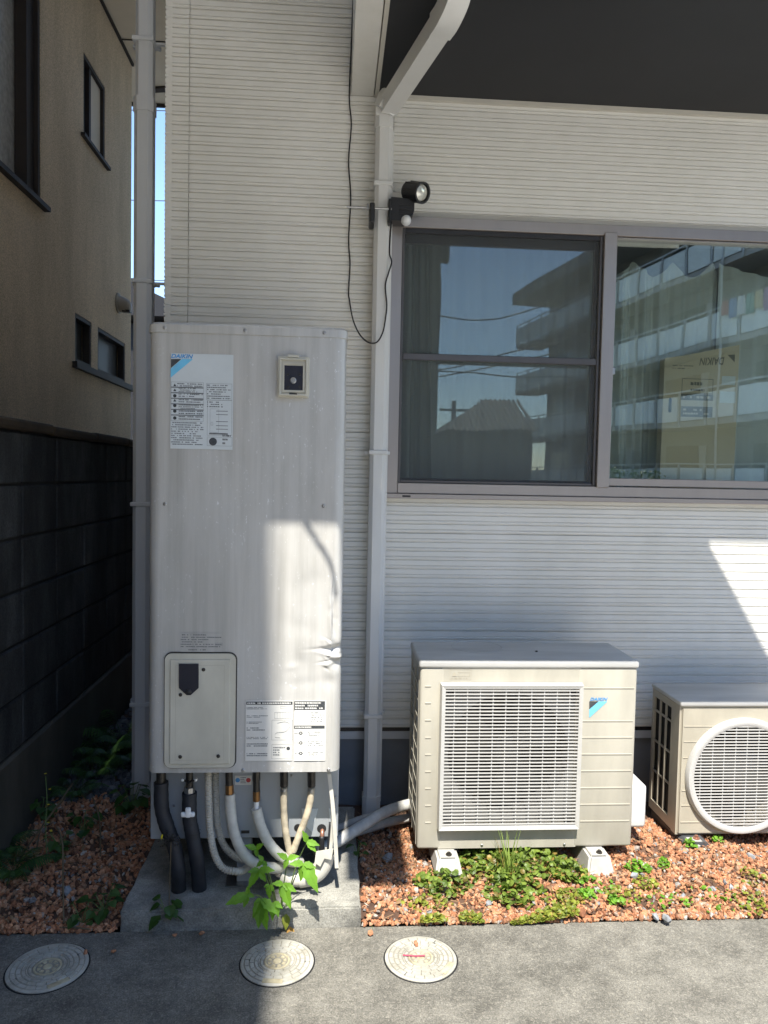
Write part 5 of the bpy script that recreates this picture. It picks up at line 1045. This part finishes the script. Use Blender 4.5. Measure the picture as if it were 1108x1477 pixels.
for pts, nm in (([(600, 448), (650, 460), (690, 462), (760, 448), (900, 400)], 'long sagging wire over the street'), ([(600, 535), (660, 528), (745, 505), (820, 488), (900, 470)], 'rising wire over the street'), ([(600, 548), (680, 534), (745, 520), (830, 500)], 'double wire under the rising one over the street'), ([(600, 532), (680, 537), (745, 543), (830, 543)], 'nearly level wire over the street')):
    obj('street_wire', MB().tube(spline([mir(x, y, 24) for x, y in pts], 4), .022, 5), 'wire', label=nm, cat='wire')

# ================================================================== PLANTS
def leaf_pts(L, Wd, fold=.25, droop=.2, n=5, tooth=0):
    v = []; f = []
    for i in range(n+1):
        t = i/n; w = Wd*math.sin(math.pi*min(1, t**.75))*(1+(tooth if i % 2 else -tooth)); z = -droop*L*t*t
        if i == 0 or i == n: w = .0004
        v += [(-w, L*t-.12*w, z+fold*w), (0, L*t, z), (w, L*t-.12*w, z+fold*w)]
    for i in range(n):
        a = i*3; f += [(a, a+1, a+4, a+3), (a+1, a+2, a+5, a+4)]
    return v, f
def put(mb, vf, p, yaw, pitch, roll=0, s=1):
    R = Matrix.Rotation(yaw, 3, 'Z') @ Matrix.Rotation(pitch, 3, 'X') @ Matrix.Rotation(roll, 3, 'Y'); P0 = Vector(p)
    mb.add([P0+R @ (Vector(q)*s) for q in vf[0]], vf[1])
# leafy weed with three-part leaves in front of the tank
wp = thing('leafy_weed', P(404, 1345, 2.46), 'bright green leafy weed growing up in front of the tank pipes', 'weed'); root = P(404, 1345, 2.46); root[2] = .0
def leaf_dir(mb, p, d, nrm, L, Wd, fold=.3, droop=.15):
    d = Vector(d).normalized(); n = Vector(nrm); n = (n-d*n.dot(d)).normalized(); sd = d.cross(n); vf = leaf_pts(L, Wd, fold, droop, 8, .12)
    mb.add([Vector(p)+sd*q[0]+d*q[1]+n*q[2] for q in vf[0]], vf[1])
heads = [(800, 392, 2.40, [(-15, -55), (55, 8), (45, 35)]), (568, 425, 2.46, [(-45, -25), (32, -32), (5, 32)]), (712, 470, 2.43, [(-42, -30), (48, -18), (-15, 40)]), (785, 492, 2.38, [(55, 12), (72, 105), (-12, 72), (-60, -10)]),
         (582, 520, 2.41, [(-48, -2), (-50, 68), (66, -6), (30, 50)]), (530, 632, 2.37, [(-92, 26), (0, -38), (-15, 52), (30, 8)]), (692, 585, 2.37, [(-48, -15), (58, 28), (34, 98), (-10, 60)]), (628, 590, 2.38, [(-22, 5), (0, 58), (24, 25)]),
         (592, 655, 2.35, [(-12, 115), (22, 125), (78, 45), (-40, 70), (-30, 10)]), (650, 668, 2.36, [(25, 60), (-8, 70), (40, 20)]), (600, 480, 2.44, [(-20, -30), (20, 30), (-30, 20)])]
for i, (hx_, hy_, Y, dirs) in enumerate(heads):
    x, y = 190+hx_/3.166, 1090+hy_/3.166; hp = P(x, y, Y); mid = root*.45+hp*.55+np.array([0, .012, .025]); stm = spline([root+[random.uniform(-.008, .008), 0, 0], mid, hp], 6); obj('stem', MB().tube(stm, [.0028-.0015*q/len(stm) for q in range(len(stm))], 5), 'stem_green', wp)
    for dx, dy in dirs:
        l = math.hypot(dx, dy)/3.166*Y/F_PX*1.12; mb = MB(); dv = (dx, -.35*math.hypot(dx, dy)*random.uniform(.5, 1.4), -dy); leaf_dir(mb, hp, dv, (random.uniform(-.4, .4), -.75, .7), l, l*.175+.003); obj('leaf', mb, 'leaf', wp, fix=False)
mb = MB(); put(mb, leaf_pts(.06, .014, .5, .3), P(418, 1336, 2.43), 3.4, -.9); obj('withered_leaf', mb, 'dry', wp); mb = MB(); put(mb, leaf_pts(.05, .014, .3, .2), P(413, 1318, 2.42), 3.1, -1.2); obj('withered_leaf', mb, 'moss', wp)
def tuft(px_, py_, Y, n, L, label, m='grass', spread=.6, up=1.0, w=.0028, name='grass_tuft', yaw0=None, px3=None):
    p = P(px_, py_, Y) if px3 is None else px3; mb = MB()
    for i in range(n):
        a = random.uniform(0, 6.28) if yaw0 is None else yaw0+random.uniform(-.8, .8); l = L*random.uniform(.55, 1.05); lean = spread*random.uniform(.25, 1.1); pts = []
        b = np.array(p)+[random.uniform(-.012, .012), random.uniform(-.008, .008), 0]
        for k_ in range(7): t = k_/6; r = l*lean*t*t*.75+l*.1*t; pts.append(b+np.array([math.cos(a)*r, math.sin(a)*r, l*up*(t-.38*lean*t**3)]))
        sd = np.array([-math.sin(a), math.cos(a), 0]); v = []
        for k_, q in enumerate(pts): ww = w*(1-(k_/6)**2)+.0002; v += [q-sd*ww, q+sd*ww]
        mb.add(v, [(2*j, 2*j+1, 2*j+3, 2*j+2) for j in range(6)])
    return obj(name, mb, m, label=label, cat='grass', fix=False)
tuft(733, 1300, 2.66, 34, .30, 'tall grass tuft standing before the large outdoor unit', spread=.35)
tuft(531, 1332, 2.52, 16, .12, 'curling grass tuft at the slab corner by the gravel', 'moss', 1.1, .8)
tuft(478, 1333, 2.5, 14, .08, 'curling yellow grass at the foot of the slab', 'moss', 1.4, .6)
tuft(1010, 1322, 2.56, 30, .10, 'low spreading grass tuft at the gravel edge below the small unit', 'grass', 1.3, .55, .004)
tuft(208, 1345, 2.46, 9, .11, 'thin grass blades bending against the shaded slab', 'leaf_dark', .9, .9)
# clover mats
def mat_leaves(name, spots, n, size, m, label, lift=.035):
    mb = MB(); hexa = [(math.cos(i*math.pi/3), math.sin(i*math.pi/3)) for i in range(6)]
    for (px_, py_, rx, ry, w) in spots:
        c = PZ(px_, py_, .03); rX = rx/F_PX*c[1]; rY = ry*c[1]*c[1]/(F_PX*1.47)
        for i in range(int(n*w)):
            r = math.sqrt(random.random())*random.choice([1, 1, 1.15]); a = random.uniform(0, 6.28); x, y = c[0]+rX*r*math.cos(a), max(PE-.012, c[1]+rY*r*math.sin(a)); z = hgt(x, y)+.01+lift*random.random()*(1-.6*r*r); s = size*random.uniform(.6, 1.25)
            R = Matrix.Rotation(random.uniform(0, 6.28), 3, 'Z') @ Matrix.Rotation(random.gauss(0, .5), 3, 'X') @ Matrix.Rotation(random.gauss(0, .5), 3, 'Y'); P0 = Vector((x, y, z))
            mb.add([P0+R @ Vector((q[0]*s, q[1]*s, -.25*s)) for q in hexa]+[P0], [(j, (j+1) % 6, 6) for j in range(6)])
    return obj(name, mb, m, kind='stuff', label=label, cat='ground cover', fix=False)
mat_leaves('clover_patch', [(700, 1252, 52, 22, 1.2), (770, 1250, 60, 20, 1.3), (740, 1285, 42, 20, .7), (640, 1275, 40, 16, .5), (820, 1262, 26, 18, .4)], 420, .0105, 'clover', 'clover mat spreading between the two pale foot blocks', .05)
mat_leaves('moss_patch', [(765, 1325, 26, 9, .7), (800, 1318, 34, 10, .9), (815, 1298, 30, 14, .5), (680, 1322, 18, 10, .4), (625, 1324, 18, 8, .35), (610, 1300, 40, 10, .25), (1085, 1300, 25, 18, .2), (900, 1290, 30, 12, .2), (1090, 1270, 20, 15, .15), (935, 1275, 20, 12, .2)], 330, .0072, 'moss', 'bright yellow-green moss mats along the path edge', .02)
mat_leaves('weed_sprouts', [(860, 1280, 30, 10, .3), (920, 1255, 18, 7, .6), (958, 1252, 8, 6, .3), (1035, 1222, 8, 4, .3), (995, 1232, 8, 5, .4), (845, 1295, 14, 8, .4), (890, 1300, 12, 8, .3), (1030, 1295, 60, 16, .25), (960, 1300, 40, 14, .2)], 150, .0075, 'leaf', 'scattered small green sprouts in the sunlit gravel', .025)
# dark plants on the shaded side
def rosette(px_, py_, n, L, label, m='leaf_dark', z=.03, name='broadleaf_weed', w=.42):
    c = PZ(px_, py_, z); c[2] = hgt(c[0], c[1]) if py_ < 1343 else .001; t = thing(name, c, label, 'weed'); 
    for i in range(n):
        a = i*2.4+random.uniform(-.3, .3); l = L*random.uniform(.6, 1.1); h = random.uniform(.02, .09)*L/.06; r = random.uniform(.2, .9)*L; tip = c+np.array([math.cos(a)*r, math.sin(a)*r, h]); obj('stem', MB().tube([c, c*.5+tip*.5+[0, 0, .006], tip], .0014, 4), 'stem_green', t)
        mb = MB(); put(mb, leaf_pts(l*.8, l*w, .2, .25, 5, .04), tip, a-1.57, random.uniform(-.5, .1), random.uniform(-.3, .3)); obj('leaf', mb, m, t)
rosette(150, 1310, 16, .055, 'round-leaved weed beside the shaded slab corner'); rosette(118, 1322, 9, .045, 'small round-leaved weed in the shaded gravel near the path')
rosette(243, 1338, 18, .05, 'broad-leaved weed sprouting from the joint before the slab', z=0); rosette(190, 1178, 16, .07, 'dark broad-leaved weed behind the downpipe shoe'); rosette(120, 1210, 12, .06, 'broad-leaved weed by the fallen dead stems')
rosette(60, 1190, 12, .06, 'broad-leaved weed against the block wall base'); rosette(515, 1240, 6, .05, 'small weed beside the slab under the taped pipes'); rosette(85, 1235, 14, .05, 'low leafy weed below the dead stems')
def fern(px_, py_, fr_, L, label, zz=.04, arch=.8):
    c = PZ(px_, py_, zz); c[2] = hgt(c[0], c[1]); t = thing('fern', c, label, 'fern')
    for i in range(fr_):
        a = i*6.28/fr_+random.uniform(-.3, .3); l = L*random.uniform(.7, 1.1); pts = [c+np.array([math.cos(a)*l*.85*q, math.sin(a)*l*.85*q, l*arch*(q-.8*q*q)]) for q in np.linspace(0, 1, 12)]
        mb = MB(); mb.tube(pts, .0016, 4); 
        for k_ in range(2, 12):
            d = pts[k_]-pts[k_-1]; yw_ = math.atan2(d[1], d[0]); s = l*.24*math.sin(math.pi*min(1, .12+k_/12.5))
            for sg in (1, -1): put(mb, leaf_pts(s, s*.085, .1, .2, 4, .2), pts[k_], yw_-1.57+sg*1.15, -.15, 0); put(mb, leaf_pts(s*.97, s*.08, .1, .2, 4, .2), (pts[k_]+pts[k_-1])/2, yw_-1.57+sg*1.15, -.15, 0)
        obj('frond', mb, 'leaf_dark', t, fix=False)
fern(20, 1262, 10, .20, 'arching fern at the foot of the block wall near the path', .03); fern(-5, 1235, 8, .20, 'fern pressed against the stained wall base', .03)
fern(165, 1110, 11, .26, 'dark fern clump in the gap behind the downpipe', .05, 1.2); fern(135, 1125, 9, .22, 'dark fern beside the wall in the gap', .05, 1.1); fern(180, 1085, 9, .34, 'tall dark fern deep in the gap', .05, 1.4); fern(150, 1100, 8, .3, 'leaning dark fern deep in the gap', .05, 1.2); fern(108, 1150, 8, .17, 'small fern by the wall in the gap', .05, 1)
def stalk(pts, label, r=.003, m='stem', flowers=0):
    q = spline([PZ(x, y, z) for x, y, z in pts], 6); t = thing('dead_stem', q[0], label, 'stem'); obj('stem', MB().tube(q, r, 5), m, t)
    for i in range(flowers):
        c = np.array(q[-1-i*4])+[random.uniform(-.012, .012), random.uniform(-.01, .01), random.uniform(0, .015)]; mb = MB()
        for a in range(5): put(mb, leaf_pts(.006, .003, .1, 0, 2), c, a*1.257, .3)
        obj('flower', mb, 'yellow', t)
stalk([(28, 1238, .03), (70, 1180, .16), (105, 1130, .22)], 'pale dead stem leaning from the fern to the wall', .0035)
stalk([(52, 1230, .03), (62, 1190, .10), (95, 1150, .16)], 'second leaning dead stem by the fern', .003); stalk([(92, 1332, .02), (91, 1270, .10), (90, 1215, .18), (82, 1192, .2)], 'upright thin dead stem in the shaded gravel', .003)
stalk([(145, 1238, .04), (144, 1185, .13), (134, 1150, .18)], 'bent dead stem standing before the dark gap', .003); stalk([(68, 1250, .03), (66, 1190, .16), (68, 1155, .22), (66, 1120, .28)], 'thin stem with yellow flowers by the block wall', .0018, 'stem_green', 4)
stalk([(97, 1240, .03), (75, 1205, .10), (73, 1200, .12)], 'low stem with yellow flowers among the weeds', .0016, 'stem_green', 2); stalk([(86, 1338, .015), (105, 1338, .02), (130, 1340, .015)], 'dry twig lying at the path edge', .0028)
c = P(243, 1342, 2.47); t = thing('seeded_weed', c, 'thin dark seed stalk with one yellow flower before the black pipes', 'weed'); q = [P(243, 1340, 2.46), P(245, 1270, 2.45), P(247, 1212, 2.44)]
obj('stem', MB().tube(spline(q, 5), .0012, 4), 'stem', t); mb = MB()
for i in range(60): a = np.array(q[2])+np.random.default_rng(i).normal(size=3)*[.017, .01, .010]; mb.tube([q[2], a], .0005, 3); mb.box(a-.0018, a+.0018)
obj('seed_head', mb, 'fitting', t); f_ = P(233.5, 1207, 2.44); obj('flower', rocks(1, lambda: tuple(f_), .006, .0065), 'yellow', t)
# loose stones
stones = [((620, 1310), .018, 'grey stone beside the clover below the big unit'), ((915, 1263), .022, 'flat grey stone right of the bare foot block'), ((1082, 1238), .026, 'pale grey stone in the gravel below the round grille'), ((1055, 1281), .014, 'small blue stone in the gravel near the round unit'), ((1045, 1276), .011, 'tiny blue stone next to a small blue stone'), ((945, 1318), .020, 'grey stone at the path edge by the grass tuft'), ((962, 1322), .018, 'second grey stone at the path edge by the grass tuft'), ((1027, 1283), .014, 'pale rounded stone in the open gravel'), ((985, 1290), .012, 'dull grey stone before the foot rail'), ((98, 1290), .018, 'blue-grey stone in the shaded gravel'), ((705, 1300), .014, 'grey stone by the tall grass'), ((560, 1237), .030, 'pale crumpled rock in the shade of the big unit'), ((1000, 1272), .012, 'white pebble in the open gravel')]
for (x, y), s, lb in stones:
    c = PZ(x, y, .03); c[2] = hgt(c[0], c[1])+.006; o = rocks(1, lambda: tuple(c), s*.8, s*.85, .6); obj('stone', o, 'stone', label=lb, cat='stone')
for x, y, lb in ((124, 1377, 'dry orange leaf scrap on the shaded path'), (252, 1351, 'terracotta chip on the path by the broad-leaved weed'), (291, 1350, 'terracotta chips before the slab'), (535, 1350, 'round terracotta chip below the curling grass'), (164, 1375, 'small terracotta chip lying alone on dark path')):
    c = PZ(x, y, 0); obj('stone_chip', rocks(1, lambda: (c[0], c[1], .006), .008, .011), 'chips', label=lb, cat='stone chip')
mb = MB()
for i in range(1500):
    x, y = random.uniform(.13, .42), random.uniform(2.7, 3.25)
    if random.random() < .6: x, y = random.uniform(.13, 2.2), random.uniform(2.45, 2.95)
    elif random.random() < .5: x, y = random.uniform(GW+.02, -.7), random.uniform(2.45, 3.2)
    a = random.uniform(0, 6.28); l = random.uniform(.012, .05); z = hgt(x, y)+random.uniform(.008, .02); mb.tube([(x, y, z), (x+math.cos(a)*l, y+math.sin(a)*l, z+random.uniform(-.004, .010))], .0009, 3)
obj('plant_litter', mb, 'litter', kind='stuff', label='dry straw and twig litter in the gravel', cat='litter', fix=False)

mb = MB()
for i in range(260):
    x, y = random.uniform(.13, 2.2), random.uniform(2.45, 2.95)
    if i % 3 == 0: x, y = random.uniform(GW+.02, -.7), random.uniform(2.45, 3.2)
    put(mb, leaf_pts(random.uniform(.010, .026), random.uniform(.003, .007), .5, .4, 3), (x, y, hgt(x, y)+random.uniform(.012, .022)), random.uniform(0, 6.28), random.uniform(-.5, .5), random.uniform(-.8, .8))
obj('leaf_litter', mb, 'litter', kind='stuff', label='curled dead brown leaves scattered over the gravel', cat='litter', fix=False)
# laundry and hedge of the apartment block
cols = [(.5, .22, .2), (.2, .3, .5), (.7, .7, .68), (.25, .42, .36), (.6, .5, .3), (.42, .25, .4), (.12, .12, .13), (.42, .46, .55), (.6, .42, .38)]
names = ['red', 'blue', 'white', 'green', 'ochre', 'purple', 'black', 'pale blue', 'pink']
for i, col in enumerate(cols):
    M['cloth%d' % i] = mat('laundry_cloth_%d' % i, col, .9); t0 = 19.0+i*.42; hh = random.uniform(.5, .8)
    mb = MB(); mb.grid(lambda u, v: (*(c0+dvec*(t0+u*.34)+nrm*(-.10-.03*math.sin(u*9+v*3))), 6.75+1.3-v*hh), 8, 6)
    obj('hanging_laundry', mb, 'cloth%d' % i, label=names[i]+' garment hung to dry over the apartment balcony rail', cat='laundry', group='laundry on the balcony rail')
hd = thing('hedge', (*(c0+dvec*15-nrm*1.0), 0), 'green hedge at the foot of the apartment block', 'hedge'); mb = MB()
for i in range(1400):
    a, b, q = random.uniform(0, 6.28), random.uniform(-1, 1), random.uniform(.75, 1); p = c0+dvec*(15+3.2*q*math.cos(a)*math.sqrt(1-b*b))-nrm*(1.2+.7*q*math.sin(a)); put(mb, leaf_pts(.16, .05, .2, .2, 3), (p[0], p[1], max(.1, 1.0+1.0*b*q)), random.uniform(0, 6.28), random.uniform(-1, 1))
obj('foliage', mb, 'leaf_dark', hd, fix=False); obj('trunk', MB().tube([(*(c0+dvec*15-nrm*1.2), 0), (*(c0+dvec*15-nrm*1.2), 1.2)], .06, 8), 'stem', hd)
